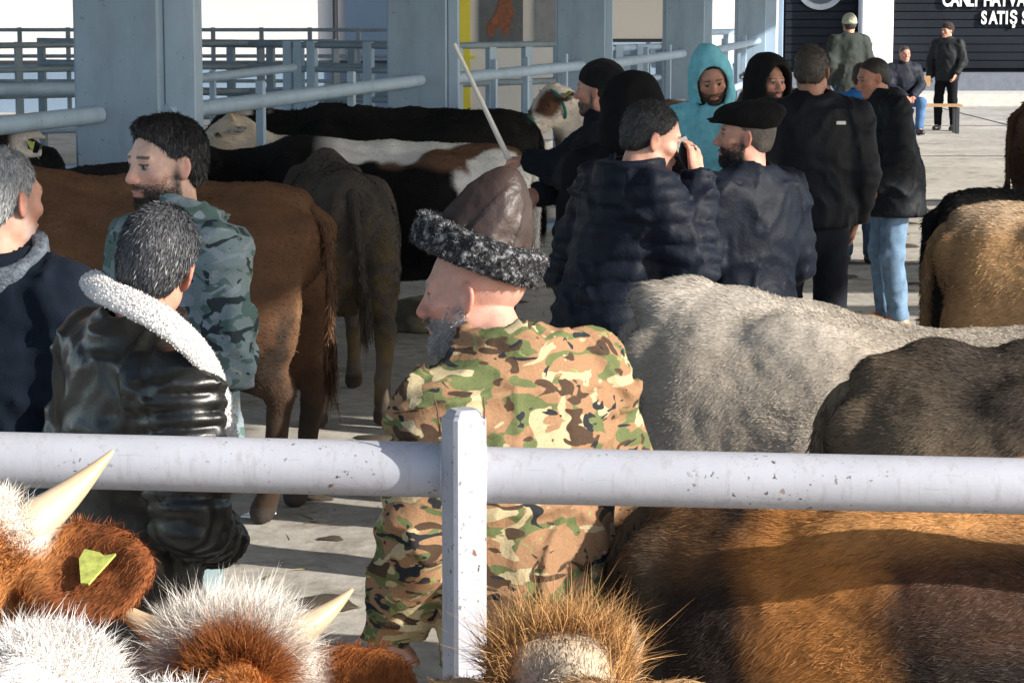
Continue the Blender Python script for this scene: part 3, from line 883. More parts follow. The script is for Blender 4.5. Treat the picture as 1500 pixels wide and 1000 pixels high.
def col_P(P, H):
    q = H.loc(P)
    out = mixn((.55, .50, .45), (.68, .63, .58), .5 + fbm(P * 4, 7, 3))
    out = over(out, (.10, .05, .035), sm(.12 - np.sqrt((q[:, 0] - .12) ** 2 + (q[:, 2]) ** 2), 0, .03) * sm(np.abs(q[:, 1]), .02, .05))
    out = over(out, (.10, .075, .06), sm(fbm(P * 3.2, 22, 2), .0, .15))
    return out
cow(965, 18.4, rad(195), 1.02, 'white and brown cow in a green halter below the third column', col_P, poll=(.86, .1, 1.38), hyaw=rad(18), hpitch=.62, hroll=.15, vox=.024, eartag=1, halter=True, fur=6000, furlen=.03, furw=.008)
def col_far(P, H): return mixn((.05, .04, .035), (.5, .46, .42), sm(fbm(P * 5, 3, 2), .1, .2))
cow(1118, 24.6, rad(-100), .98, 'spotted cow mostly hidden behind the man in the black hood', col_far, poll=(.95, 0, 1.42), hyaw=rad(-20), hpitch=.8, vox=.035)
# ---- right side
def col_tan(P, H):
    out = mixn((.30, .165, .075), (.42, .255, .125), .5 + .9 * fbm(P * 3, 4, 3))
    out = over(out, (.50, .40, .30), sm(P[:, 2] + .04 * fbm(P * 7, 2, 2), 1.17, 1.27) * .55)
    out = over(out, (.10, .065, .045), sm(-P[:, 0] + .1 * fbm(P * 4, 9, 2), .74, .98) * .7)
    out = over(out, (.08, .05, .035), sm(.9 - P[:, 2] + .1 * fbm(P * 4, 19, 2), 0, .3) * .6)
    return out
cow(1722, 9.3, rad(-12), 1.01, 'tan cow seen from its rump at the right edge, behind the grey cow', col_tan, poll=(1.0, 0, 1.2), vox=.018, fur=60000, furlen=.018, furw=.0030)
cow(1612, 11.3, rad(14), .95, 'black cow between the jeans man and the tan cow', col_black, poll=(1.0, 0, 1.2), vox=.024, fur=10000, furlen=.03, furw=.006)
cow(1655, 18.3, rad(8), 1.06, 'dark brown cow farther back at the right edge', plain((.045, .028, .02), (.09, .05, .032)), poll=(1.0, 0, 1.1), vox=.028, fur=8000, furlen=.03, furw=.008)
def col_grey(P, H):
    out = mixn((.285, .24, .19), (.39, .34, .28), .5 + .8 * fbm(P * 2.6, 4, 3))
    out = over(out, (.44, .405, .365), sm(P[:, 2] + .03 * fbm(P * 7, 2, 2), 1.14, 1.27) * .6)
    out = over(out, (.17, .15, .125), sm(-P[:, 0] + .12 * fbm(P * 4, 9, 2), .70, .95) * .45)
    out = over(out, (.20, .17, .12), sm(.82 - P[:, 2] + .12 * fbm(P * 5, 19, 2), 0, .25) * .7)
    return out
def bump_grey(f, H):
    f.ell((-.80, 0, 1.27), (.10, .09, .05), .06)
    f.ell((-.74, .0, 1.31), (.05, .04, .02), .03)
    f.ell((.15, 0, 1.355), (.66, .40, .175), .10, op='cut')
def rumpL(P): return 1 + 1.0 * sm(-P[:, 0], .62, .8) * sm(P[:, 2], 1.2, 1.3)
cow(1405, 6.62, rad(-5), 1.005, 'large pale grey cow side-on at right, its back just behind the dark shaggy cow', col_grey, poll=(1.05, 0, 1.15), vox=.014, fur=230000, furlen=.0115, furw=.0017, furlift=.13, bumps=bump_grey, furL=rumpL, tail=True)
def col_dark(P, H):
    out = mixn((.115, .083, .055), (.20, .150, .10), .5 + .9 * fbm(P * 3.5, 4, 3))
    out = over(out, (.012, .011, .012), sm(.5 - np.abs(P[:, 0] + .42), 0, .3) * sm(P[:, 2], 1.0, 1.2) * .8)
    out = over(out, (.17, .13, .085), sm(fbm(P * 11, 40, 3), .12, .3) * sm(P[:, 0], -.5, -.2))
    return out
def bump_dark(f, H):
    f.ell((-.66, 0, 1.29), (.06, .05, .035), .05); f.ell((-.44, 0, 1.30), (.06, .05, .03), .05)
    f.ell((.02, .30, 1.03), (.15, .08, .17), .08)
cow(1785, 5.62, rad(-3), .985, 'dark brown-grey shaggy cow in front of the pale grey cow, beyond the rail', col_dark, poll=(1.05, 0, 1.1), vox=.014, fur=180000, furlen=.016, furw=.0017, furlift=.15, bumps=bump_dark)
# ---- this side of the rail
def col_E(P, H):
    n1 = fbm(P * np.array([2.2, 2.2, 1.6]), 4, 3)  # coat also carries the flank's sunlight and shade as orange and near-black
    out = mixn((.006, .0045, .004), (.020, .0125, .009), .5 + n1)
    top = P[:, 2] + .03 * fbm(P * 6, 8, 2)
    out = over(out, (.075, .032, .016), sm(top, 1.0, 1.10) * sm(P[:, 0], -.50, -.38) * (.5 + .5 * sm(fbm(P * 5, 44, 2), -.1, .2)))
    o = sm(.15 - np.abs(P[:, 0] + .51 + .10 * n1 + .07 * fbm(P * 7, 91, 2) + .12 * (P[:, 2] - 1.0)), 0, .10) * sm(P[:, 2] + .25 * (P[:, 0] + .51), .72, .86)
    out = over(out, (.30, .125, .035), o)  # sunlit patch on the flank, painted into the coat
    out = over(out, (.38, .19, .07), sm(top, 1.16, 1.23) * sm(P[:, 0], -.62, -.5) * .95)  # sunlit edge along the back, painted in as well
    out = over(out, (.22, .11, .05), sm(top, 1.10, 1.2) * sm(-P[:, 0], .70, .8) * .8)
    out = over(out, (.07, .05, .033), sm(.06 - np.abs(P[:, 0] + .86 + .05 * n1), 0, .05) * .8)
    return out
cow(1600, 4.46, rad(-4), .94, 'dark brown shaggy cow, sunlit orange painted into its coat, filling the lower right corner', col_E, poll=(1.05, 0, 1.0), vox=.013, fur=250000, furlen=.020, furw=.0014, furlift=.14, wide=.92)
# heads in the near pen, seen from behind and above: the animals face the rail
def pollW(px, py, d): 
    p = W(px, py, d); return (p.x, p.y, p.z)
def near(px, py, d, yaw, label, colf, pollz, **kw):
    p = W(px, py, d); s = 1.0
    pl = (kw.pop('pollx', 1.0), kw.pop('polly', 0.0), pollz)
    sc = p.z / pollz
    return cow(0, 0, yaw, sc, label, colf, poll=pl, root=(p.x, p.y), **kw)
def col_A(P, H):
    q = H.loc(P)
    n1 = fbm(P * 6, 3, 3)
    out = mixn((.33, .125, .035), (.52, .24, .085), .5 + n1)
    wh = sm(q[:, 2] + .03 * n1 + .35 * np.minimum(q[:, 0] + .03, 0), -.035, .0) * sm(.13 - np.abs(q[:, 1]), 0, .02)
    out = over(out, (.80, .74, .66), wh)
    inner = sm(np.abs(q[:, 1]), .13, .16) * sm(.32 - np.linalg.norm(q, axis=1), 0, .02)
    out = over(out, (.20, .065, .022), inner)
    return out
def col_B(P, H):
    q = H.loc(P)
    n1 = fbm(P * 7, 13, 3)
    out = mixn((.24, .075, .02), (.48, .20, .06), .5 + n1)
    wh = sm(q[:, 2] + .02 * n1, -.030, .0) * sm(.14 - np.abs(q[:, 1]), 0, .02) * sm(q[:, 0] + .095 + .03 * n1, 0, .03)
    out = over(out, (.84, .79, .73), wh)
    return over(out, (.80, .74, .66), sm(np.abs(q[:, 1]), .065, .09) * sm(.16 - np.abs(q[:, 1]), 0, .03) * sm(q[:, 0], -.14, -.05) * sm(-q[:, 2], -.1, .0) * .9)
def col_C(P, H):
    q = H.loc(P); n1 = fbm(P * 6, 23, 3)
    out = mixn((.26, .12, .05), (.40, .22, .11), .5 + n1)
    return over(out, (.82, .79, .76), sm(P[:, 0] + .10 * n1, .38, .5))
def col_D(P, H):
    q = H.loc(P); n1 = fbm(P * 6, 33, 3)
    out = mixn((.20, .11, .05), (.42, .27, .14), .5 + n1)
    return over(out, (.42, .34, .25), sm(-q[:, 0] + .03 * n1, .03, .08) * sm(.34 - np.linalg.norm(q, axis=1) + .06 * n1, 0, .10))
hm = lambda c: (c[:, 0] > .2)
near(-38, 797, 3.42, rad(80), 'horned brown cow with white poll and yellow ear tag at the left edge', col_A, 1.36, pollx=.98, hpitch=.75, hyaw=rad(-6), vox=.02, headvox=.008, horns=.031, hornlen=.145, horndir=(.1, .75, .85), earroll=-1.15,
     fur=120000, furlen=.018, furw=.0011, furmask=hm, tuft=9000, tuftlen=.022, eartag=-1, tagsize=.85, wide=.9, earsize=1.15, furlift=.5, earw=1.35, eardroop=.62)
near(340, 968, 3.45, rad(97), 'horned cow with shaggy white poll and red-brown neck, bottom left before the rail', col_B, 1.24, pollx=.98, hpitch=.45, hyaw=0, hroll=0, vox=.02, headvox=.008, horns=.027, hornlen=.13, horndir=(0, 1, .35), earroll=-1.1,
     fur=120000, furlen=.020, furw=.0011, furmask=hm, tuft=26000, tuftlen=.044, furlift=.5, wide=.8, earsize=1.1)
near(66, 1005, 3.05, rad(86), 'cow with a white shaggy neck in the bottom left corner', col_C, 1.25, pollx=.95, hpitch=.9, vox=.02, headvox=.010,
     fur=130000, furlen=.022, furw=.0011, furmask=hm, tuft=12000, tuftlen=.024, furlift=.5, wide=.75)
near(824, 990, 3.30, rad(-92 + 180 + 4), 'fluffy tan young cow with an untidy hair tuft beside the post foot', col_D, 1.22, pollx=.98, hpitch=.35, vox=.02, headvox=.008,
     fur=70000, furlen=.018, furw=.0013, furmask=hm, tuft=3600, tuftlen=.052, tuftback=-.05, earroll=-.9, earsize=.65, tuftcol=(.45, .25, .10), tuftdown=True, wide=.75)

# ---- the rail and post in the foreground
fr = empty('yard_rail', (0, 4.1, 0), 0, 'thick white painted pipe rail and square post crossing the foreground', 'railing')
def onrail(px, py): p = W(px, py, 4.1); return (p.x, 0, p.z)
r1 = MB().tube([onrail(-2600, 611), onrail(652, 688)], .0475, 48).build('rail', white_paint, fr)
r2 = MB().tube([onrail(700, 695), onrail(4700, 779)], .0485, 48).build('rail', white_paint, fr)
pt = W(678, 604, 4.06); pbm = W(678, 1000, 4.06)
Rz = Matrix.Rotation(rad(25), 3, 'Z')
MB().bbox((pt.x + .002, -.055, (pt.z) / 2), (.061, .061, pt.z), .006, Rz).build('post', white_paint, fr)
MB().bbox((pt.x + .002, -.055, pt.z + .003), (.050, .050, .012), .006, Rz).build('post_cap', white_paint, fr)
for xo in (-2.9, 2.9):
    MB().bbox((pt.x + xo, -.055, (pt.z - xo * .022) / 2), (.061, .061, pt.z - xo * .022), .006, Rz).build('post', white_paint, fr)
# weld bead where the pipes meet the post
for (px, py) in ((648, 688), (710, 695)):
    c = onrail(px, py)
    pts = [(c[0], .0495 * math.cos(a), c[2] + .0495 * math.sin(a)) for a in np.linspace(0, 2 * math.pi, 25)]
    MB().tube(pts, .004, 8, False).build('weld', white_paint, fr)
tw = tag(MB().tube([(pt.x - .038, 4.03, pt.z - .03), (pt.x - .042, 4.03, pt.z + .01), (pt.x - .049, 4.035, pt.z + .035)], [.0022, .0018, .0008], 6).build('wire', mat('wire', lambda: m_flat('rusty_wire', (.12, .06, .035), .8)), None), 'rusty bit of wire sticking up at the post top, left side', 'wire')
tw = tag(MB().tube([(pt.x + .036, 4.03, pt.z - .02), (pt.x + .037, 4.03, pt.z + .01), (pt.x + .035, 4.035, pt.z + .032)], [.0022, .0018, .0008], 6).build('wire', mat('wire', None), None), 'short rusty bit of wire at the post top, right side', 'wire')
# ================================================================== PEOPLE
def _fn(s, lo, hi, fn, k=.0, op='add'):
    sl, P = s.sub(np.array(lo), np.array(hi))
    if sl is None: return
    s.merge(sl, fn(P), k, op)
Field.fn = _fn
skin_mat = mat('skin', lambda: m_attr('skin', .52, .16, 34, .5, 260, .002, sss=.12, spec=.4))
hair_mat = mat('hair', lambda: m_attr('hair', .5, .35, 120, .9, 260, .004, spec=.45, stretch=(1, 1, .5)))
hblade_mat = mat('hairblade', lambda: m_attr('hair_strands', .45, .15, 60, 0, 10, spec=.5))
cloth_mat = mat('cloth', lambda: m_attr('woven_cloth', .9, .16, 22, .4, 240, .003, sheen=0, spec=.12))
nylon_mat = mat('nylon', lambda: m_attr('nylon_shell', .60, .14, 12, .45, 55, .006, sheen=0, spec=.16))
leather_mat = mat('leather', lambda: m_attr('worn_leather', .36, .12, 16, .25, 40, .006, spec=.45))
denim_mat = mat('denim', lambda: m_attr('denim', .9, .30, 13, .5, 260, .003, spec=.2))
fleece_mat = mat('fleece', lambda: m_attr('fleece', .95, .10, 90, 1.0, 130, .008, sheen=.05, spec=.1))

SK = (.50, .275, .20)
def arcs(P): return P
def hand(f, wr, dr, nr, side, curl=.5, sc=1.0, k=.006):
    """palm and five fingers: wr wrist, dr hand direction, nr palm normal (towards the palm side), side +1/-1 puts the thumb"""
    wr = np.array(wr, dtype=float); d = np.array(dr, dtype=float); d /= np.linalg.norm(d)
    n = np.array(nr, dtype=float); n -= d * (n @ d); n /= np.linalg.norm(n); a = np.cross(d, n) * side
    f.cap(tuple(wr), tuple(wr + d * .03), .026, .028, .02, flat=(tuple(n), .75))
    f.cap(tuple(wr + d * .035 - a * .018), tuple(wr + d * .085 - a * .024), .021, .017, .012, flat=(tuple(n), .75))
    f.cap(tuple(wr + d * .035 + a * .015), tuple(wr + d * .088 + a * .020), .022, .017, .012, flat=(tuple(n), .75))
    for off, L, c in ((.030, .072, curl), (.010, .080, curl * 1.05), (-.010, .074, curl * 1.1), (-.029, .058, curl * 1.2)):
        b = wr + d * .088 + a * off; dd = d; seg = (.46, .30, .24); r = .0092
        for q, fr_ in enumerate(seg):
            an = c * (.9 if q else .6) 
            dd = dd * math.cos(an) + n * math.sin(an) if q == 0 else (dd * math.cos(an) + np.cross(np.cross(dd, n), dd) / (np.linalg.norm(np.cross(np.cross(dd, n), dd)) + 1e-9) * math.sin(an))
            e = b + dd * L * fr_ * 1.05
            f.cap(tuple(b), tuple(e), r, r * .9, k * .6); b = e; r *= .92
    b = wr + d * .03 + a * .026; e = b + (d * .6 + a * .7 + n * .35) * .036; e2 = e + (d * .85 + a * .15 + n * .5) * .032
    f.cap(tuple(b), tuple(e), .0135, .0115, k); f.cap(tuple(e), tuple(e2), .011, .009, k)

def head_prims(f, H, nose=1.0, jaw=1.0):
    f.ell((0, -.018, .035), (.077, .097, .088), .0, H)
    f.ell((0, .025, -.025), (.061, .066, .088), .035, H)
    f.cap((-.045, .0, -.062), (-.016, .062, -.098), .024 * jaw, .018, .03, H)
    f.cap((.045, .0, -.062), (.016, .062, -.098), .024 * jaw, .018, .03, H)
    f.ell((0, .070, -.098), (.022, .018, .018), .02, H)
    f.cap((-.034, .074, .022), (.034, .074, .022), .014, .014, .02, H)
    for q in (-1, 1):
        f.ell((q * .043, .058, -.022), (.022, .022, .018), .02, H)
        f.ell((q * .031, .098, .002), (.017, .016, .012), .012, H, op='cut')
        f.ell((q * .031, .0745, .001), (.0125, .0125, .0115), .003, H)
        f.ell((q * .031, .0755, .0085), (.015, .011, .006), .004, H)
        Re = np.array(Matrix.Rotation(q * .42, 3, 'Z') @ Matrix.Rotation(.16, 3, 'X'))
        f.ell((q * .079, -.006, -.008), (.007, .019, .033), .008, H, R=Re)
        f.ell((q * .087, -.003, -.004), (.006, .010, .019), .005, H, R=Re, op='cut')
        f.ell((q * .014, .098, -.036), (.008, .009, .007), .006, H)
    f.cap((0, .084, .016), (0, .108 * (.99 + .01 * nose), -.030), .0085, .0125 * nose, .014, H)
    f.ell((0, .088, -.062), (.025, .011, .0065), .006, H)
    f.ell((0, .086, -.073), (.021, .011, .0075), .006, H)
    f.cap((-.024, .100, -.0675), (.024, .100, -.0675), .003, .003, .004, H, op='cut')

def head_tint(q, base, beard=None, beardk=0.0, brow=(.03, .02, .015), lip=(.40, .17, .14), stub=(.0, 0)):
    n = len(q); c = np.tile(np.array(base), (n, 1))
    x, y, z = q[:, 0], q[:, 1], q[:, 2]
    ax = np.abs(x)
    nz = fbm(q * 60, 3, 2)
    # ruddy cheeks, nose and ears: the skin's own colour
    red = sm(.035 - np.sqrt((ax - .04) ** 2 + (z + .03) ** 2) , 0, .03) * (y > .03) + sm(ax, .074, .085) * .9 + sm(y, .095, .11) * .7
    c = over(c, (base[0] * 1.05, base[1] * .70, base[2] * .66), np.clip(red, 0, 1) * .6)
    if beard is not None:
        b = sm(-(z + .038 - .012 * nz), 0, .022) * sm(y, -.005, .012)
        side = sm(y, -.004, .010) * sm(.030 - y, 0, .016) * sm(-z, -.02, .03) * sm(ax, .04, .055)
        must = sm(.030 - ax, 0, .006) * sm(-(z + .047), 0, .004) * sm(z + .062, 0, .004) * (y > .07)
        b = np.clip(b * (1 - sm(.020 - ax, 0, .004) * (np.abs(z + .068) < .008) * (y > .08)) , 0, 1)
        k = np.clip(np.maximum(np.maximum(b * sm(-z, .045, .062), side), must), 0, 1) * beardk * (.85 + .3 * nz)
        neck = (y < .02) & (z < -.09)
        k = np.where(neck, k * .3, k)
        c = over(c, beard, k)
    c = over(c, lip, sm(.024 - ax, 0, .004) * (np.abs(z + .0675) < .011) * (y > .086) * .8)
    c = over(c, brow, sm(.0055 - np.abs(z - .026 + .12 * np.maximum(ax - .03, 0)), 0, .003) * (ax > .012) * (ax < .05) * (y > .05) * .85)
    e = (np.sqrt((ax - .031) ** 2 + (z - .0) ** 2) < .0125) & (np.abs(z + .001) < .006) & (y > .06)
    c[e] = (.30, .27, .25)
    e2 = e & (np.abs(ax - .031) < .0055)
    c[e2] = (.03, .018, .012)
    lash = (np.abs(ax - .031) < .015) & (np.abs(z - .0065) < .0022) & (y > .06)
    c[lash] = (.05, .03, .025)
    return c

BASEJ = dict(
    pelvis=(0, 0, .95), chest=(0, 0, 1.27), neck=(0, -.012, 1.47), head=(0, .022, 1.64),
    shL=(-.185, -.01, 1.425), shR=(.185, -.01, 1.425))

def person(label, px, d, topy, face, head=(0, 0, 0), lean=0.0, side=0.0, armL=None, armR=None, handL=None, handR=None, legs='stand', H_=None,
           skin=SK, beard=None, beardk=0.0, hair=None, hairstyle='short', hairblades=0, jv=.014, hv=.005, jacket=None, trousers=None, cut=1.0, group='men at the cattle market',
           nose=1.0, hat=None, hood=None, wide=1.0, legspread=0.0, step=0.0, fine_hands=True, z0=0.0, headfwd=0.0, belly=1.0, headdrop=0.0, shz=(0, 0), brow=(.03, .02, .015)):
    J = {k: np.array(v, dtype=float) for k, v in BASEJ.items()}
    Rl = np.array(Matrix.Rotation(-lean, 3, 'X') @ Matrix.Rotation(side, 3, 'Y'))
    sit = legs == 'sit'
    dz = -.42 if sit else 0.0
    def up(p): 
        p = np.array(p, dtype=float); pe = np.array([0, 0, .95]); return Rl @ (p - pe) + pe + np.array([0, 0, dz])
    neck = up(J['neck']); headc = up(J['head'] + np.array([0, headfwd, -abs(headfwd) * .3 - headdrop]))
    Hf = Fr(Rl @ rot(head[0]) @ np.array(Matrix.Rotation(-head[1], 3, 'X')) @ np.array(Matrix.Rotation(head[2], 3, 'Y')), headc)
    top = headc[2] + .122
    rz = math.atan2(-face[0], face[1])
    tgt = W(px, topy, d)
    s = (tgt.z - z0) / (top + (hat or {}).get('extra', 0.0) + (.02 if hood and hood.get('up') else 0)) if H_ is None else H_ / 1.76
    c, sn = math.cos(rz), math.sin(rz)
    ox, oy = headc[0] * s, headc[1] * s
    t = empty('person', (tgt.x - (ox * c - oy * sn), d - (ox * sn + oy * c), z0), rz, label, 'person', group)
    t.scale = (s, s, s)
    # joints of the arms, given in the unleaned torso frame
    aL = armL or ((-.245, -.03, 1.15), (-.235, .10, .92)); aR = armR or ((.245, -.03, 1.15), (.235, .10, .92))
    shL, shR = up(np.array(J['shL']) * (wide, 1, 1) + np.array([0, 0, shz[0]])), up(np.array(J['shR']) * (wide, 1, 1) + np.array([0, 0, shz[1]]))
    eL, wL = up(aL[0]), up(aL[1]); eR, wR = up(aR[0]), up(aR[1])
    # hands
    hands = []
    for wr, el, hd, q in ((wL, eL, handL, 1), (wR, eR, handR, -1)):
        if hd is None: dr = (wr - el); nr = np.array([-(-1 if q == 1 else 1) * 1.0, .2, 0]); cu = .45; nr = np.array([q * 1.0, 0.1, 0])
        else: dr, nr, cu = Rl @ np.array(hd[0], dtype=float), Rl @ np.array(hd[1], dtype=float), hd[2]
        hands.append((wr, dr / np.linalg.norm(dr), nr, q, cu))
    # ---------------- body: one continuous skin surface
    fx = [(headc[0] - .115, headc[0] + .115)]; fy = [(headc[1] - .135, headc[1] + .155)]; fz = [(headc[2] - .15, headc[2] + .14)]
    if fine_hands:
        for (wr, dr, nr, q, cu) in hands:
            m_ = wr + dr * .08
            fx.append((m_[0] - .10, m_[0] + .10)); fy.append((m_[1] - .10, m_[1] + .10)); fz.append((m_[2] - .10, m_[2] + .10))
    pts = np.array([headc, shL, shR, eL, eR] + [h[0] + h[1] * .18 for h in hands] + [h[0] for h in hands])
    lo = np.minimum(pts.min(0) - .17, (-.30, -.25, 0)); hi = np.maximum(pts.max(0) + .17, (.30, .25, .3))
    if sit: hi[1] = max(hi[1], .75)
    lo[2] = -.02
    f = Field(axis(lo[0], hi[0], .024, fx, hv), axis(lo[1], hi[1], .024, fy, hv), axis(lo[2], hi[2], .024, fz, hv))
    pel = up((0, 0, .95)); ch = up((0, 0, 1.27))
    Y = tuple(Rl @ np.array([0, 1., 0]))
    f.cap(tuple(pel), tuple(ch), .145, .150, .02, flat=(Y, .7))
    f.cap(tuple(shL * .8 + shR * .2 - (0, 0, .03)), tuple(shR * .8 + shL * .2 - (0, 0, .03)), .07, .07, .08)
    f.cap(tuple(neck - (0, 0, .04)), tuple(Hf.p((0, -.022, -.045))), .062, .057, .035)
    head_prims(f, Hf, nose)
    for sh, el, (wr, dr, nr, q, cu) in ((shL, eL, hands[0]), (shR, eR, hands[1])):
        f.cap(tuple(sh), tuple(el), .052, .042, .03); f.cap(tuple(el), tuple(wr), .042, .028, .02)
        hand(f, wr, dr, nr, q, cu)
    hips = [(-.09, 0, .92 + dz), (.09, 0, .92 + dz)]
    if sit:
        kn = [(-.16, .44, .50), (.17, .44, .50)]; an = [(-.15, .40, .09), (.17, .46, .09)]
    else:
        kn = [(-.10 - legspread, .03 + step, .50), (.10 + legspread, .03 - step * .6, .50)]
        an = [(-.11 - legspread * 1.6, -.02 + step * 1.4, .09), (.11 + legspread * 1.6, -.02 - step * 1.6, .09)]
    for hp, k_, a_ in zip(hips, kn, an):
        f.cap(hp, k_, .082, .055, .04); f.cap(k_, a_, .055, .036, .03); f.cap(a_, (a_[0], a_[1] + .13, .045), .038, .032, .02)
    V, Q = f.mesh(); V, Q = keep_main(V, Q)
    q = Hf.loc(V)
    cols = np.tile(np.array(skin), (len(V), 1))
    hm_ = np.linalg.norm(q, axis=1) < .2
    cols[hm_] = head_tint(q[hm_], skin, beard, beardk, brow)
    body = link('body', mesh_np('body', V, Q, np.clip(cols, 0, 1)), skin_mat, t)
    # ---------------- trousers and shoes
    tr = trousers or {}
    tc = tr.get('col', (.02, .02, .025)); tm = tr.get('mat', cloth_mat)
    g = Field(axis(-.34, .34, jv * 1.1), axis(-.25 if not sit else -.22, .25 if not sit else .66, jv * 1.1), axis(0.0, 1.06 + dz + .02, jv * 1.1))
    f2 = 1.0
    g.cap((0, -.005, .90 + dz), (0, -.005, 1.0 + dz), .160, .155, .02, flat=((0, 1, 0), .76))
    for hp, k_, a_ in zip(hips, kn, an):
        g.cap(hp, k_, .100, .076, .04); g.cap(k_, (a_[0], a_[1], .12), .076, .066, .03)
    def tfold(P):
        r = 1 - np.abs(vn(P * np.array([9, 9, 14]) + fbm(P * 6, 5, 1)[:, None], 31)) * 2.2
        return .009 * (np.clip(r, 0, 1) - .3) * (1 + .8 * sm(.35 - P[:, 2], 0, .3))
    g.displace(tfold)
    g.half((0, 0, .055), (0, 0, -1))
    V2, Q2 = g.mesh()
    if len(V2): link('trousers', mesh_np('trousers', V2, Q2, np.tile(np.array(tc), (len(V2), 1))), tm, t)
    for a_ in an:
        sh_ = Field(axis(a_[0] - .07, a_[0] + .07, .012), axis(a_[1] - .12, a_[1] + .22, .012), axis(0, .15, .012))
        sh_.cap((a_[0], a_[1] - .03, .05), (a_[0], a_[1] + .14, .04), .050, .046, .01, planes=(((0, 0, .012), (0, 0, -1)),))
        sh_.cap((a_[0], a_[1], .05), (a_[0], a_[1], .11), .048, .044, .02)
        V3, Q3 = sh_.mesh()
        link('shoe', mesh_np('shoe', V3, Q3, np.tile(np.array(tr.get('shoe', (.02, .018, .016))), (len(V3), 1))), leather_mat, t)
    # ---------------- jacket
    jk = jacket or {}
    th = jk.get('th', .022); hem = jk.get('hem', .84); jm_ = jk.get('mat', nylon_mat)
    loj = np.minimum(pts[1:].min(0) - .14, (-.34, -.27, hem + dz - .05)); hij = np.maximum(pts[1:].max(0) + .13, (.34, .27, 0)); hij[2] = max(hij[2] , neck[2] + .12)
    g = Field(axis(loj[0], hij[0], jv), axis(loj[1], hij[1], jv), axis(loj[2], hij[2], jv))
    qt = jk.get('quilt'); qs = jk.get('squilt', qt)
    hemp = up((0, 0, hem)) if hem > .93 else np.array([0, 0, hem + dz])
    W2 = wide * belly
    g.cap(tuple(hemp - (0, 0, .05)), tuple(pel + (0, 0, .03)), (.150 + th) * W2 * jk.get('flare', 1.0), (.148 + th) * W2, .03, flat=((0, 1, 0), .78), quilt=qt)
    g.cap(tuple(pel), tuple(ch), (.148 + th) * W2, (.160 + th) * wide, .04, flat=(Y, .74), quilt=qt)
    g.cap(tuple(ch), tuple(up((0, -.01, 1.36))), (.160 + th) * wide, (.135 + th) * wide, .03, flat=(Y, .72))
    g.cap(tuple(shL * .78 + shR * .22 - (0, 0, .02)), tuple(shR * .78 + shL * .22 - (0, 0, .02)), .070 + th, .070 + th, .07)
    g.cap(tuple(neck - (0, 0, .03)), tuple(neck + Rl @ np.array([0, -.004, .005])), .085 + th, .068 + th * .5, .05)
    for sh, el, wr, qs in ((shL, eL, wL, qt), (shR, eR, wR, qs)):
        n_ = (wr - el) / np.linalg.norm(wr - el)
        g.cap(tuple(sh), tuple(el), .060 + th, .050 + th, .045, quilt=qs, flat=None)
        g.cap(tuple(el), tuple(wr + n_ * .02), .050 + th, .036 + th * .8, .02, quilt=qs, planes=((tuple(wr + n_ * .012), tuple(n_)),))
    amp = jk.get('fold', .010)
    mids = [(sh * .3 + el * .7, el) for sh, el in ((shL, eL), (shR, eR))]
    def folds(P):
        wv = fbm(P * 4, 61, 2)[:, None]
        r = (1 - np.abs(vn(P * np.array([7, 7, 5]) + wv * 1.4, 41)) * 2.6)
        r2 = 1 - np.abs(vn(P * np.array([13, 13, 9]) + wv * 2, 43)) * 2.3
        o = amp * 1.5 * (np.clip(r, 0, 1) ** 1.6 - .3) + amp * .8 * (np.clip(r2, 0, 1) ** 1.6 - .25)
        for (m_, el) in mids:
            k_ = np.exp(-((P - el) ** 2).sum(1) / .012)
            o = o + k_ * amp * .9 * np.sin(P[:, 2] * 95 + P[:, 1] * 40 + wv[:, 0] * 3)
        for (ax_, val_) in jk.get('seams', ()):
            o = o - .007 * np.exp(-((P[:, ax_] - val_) / .008) ** 2)
        return o
    g.displace(folds)
    if jk.get('zquilt'):
        zh, za = jk['zquilt']; g.displace(lambda P: za * (np.abs(np.sin(np.pi * (P[:, 2] + .012 * fbm(P * 5, 3, 1)) / zh)) ** .5 - .62))
    if jk.get('gather'):      # fabric gathered towards a point
        gp = up(jk['gather']); 
        def gat(P):
            dd = P - gp; r = np.linalg.norm(dd, axis=1); a = np.arctan2(dd[:, 2], dd[:, 0] + dd[:, 1])
            return .006 * np.sin(a * 17) * np.exp(-r / .14) * sm(r, .02, .05)
        g.displace(gat)
    g.half(tuple(np.array([0, 0, hem + dz])), (0, 0, -1), .01)
    if jk.get('neckcut', True):
        # opening round the neck
        g.cap(tuple(neck + Rl @ np.array([0, .004, .02])), tuple(neck + Rl @ np.array([0, .01, .20])), .066, .085, .01, op='cut')
    cst = jk.get('collar', 'stand')
    cfield = None
    if cst:
        cf = g if not jk.get('collarcol') else Field(axis(neck[0] - .2, neck[0] + .2, jv * .6), axis(neck[1] - .22, neck[1] + .2, jv * .6), axis(neck[2] - .14, neck[2] + .18, jv * .6))
        ch_ = jk.get('collarh', .05); cr = jk.get('collarr', .078); ct = jk.get('collart', .014)
        Cf = Fr(Rl @ np.array(Matrix.Rotation(jk.get('ctilt', .28), 3, 'X')), neck + Rl @ np.array([0, jk.get('cy', .004), jk.get('cz', .022)]))
        def colfn(P):
            qq = Cf.loc(P); ang = np.arctan2(qq[:, 0], qq[:, 1])
            rr = np.sqrt(qq[:, 0] ** 2 + (qq[:, 1] * .92) ** 2); fl = cr + jk.get('cflare', .12) * (qq[:, 2])
            a = np.abs(rr - fl) - ct; b = np.abs(qq[:, 2]) - ch_ * (1 - .25 * (np.cos(ang) > .8))
            dd = np.maximum(a, b)
            if jk.get('copen'): dd = np.maximum(dd, .05 * (np.cos(ang) - jk['copen']))
            return dd
        cf.fn(neck - .22, neck + .22, colfn, .012)
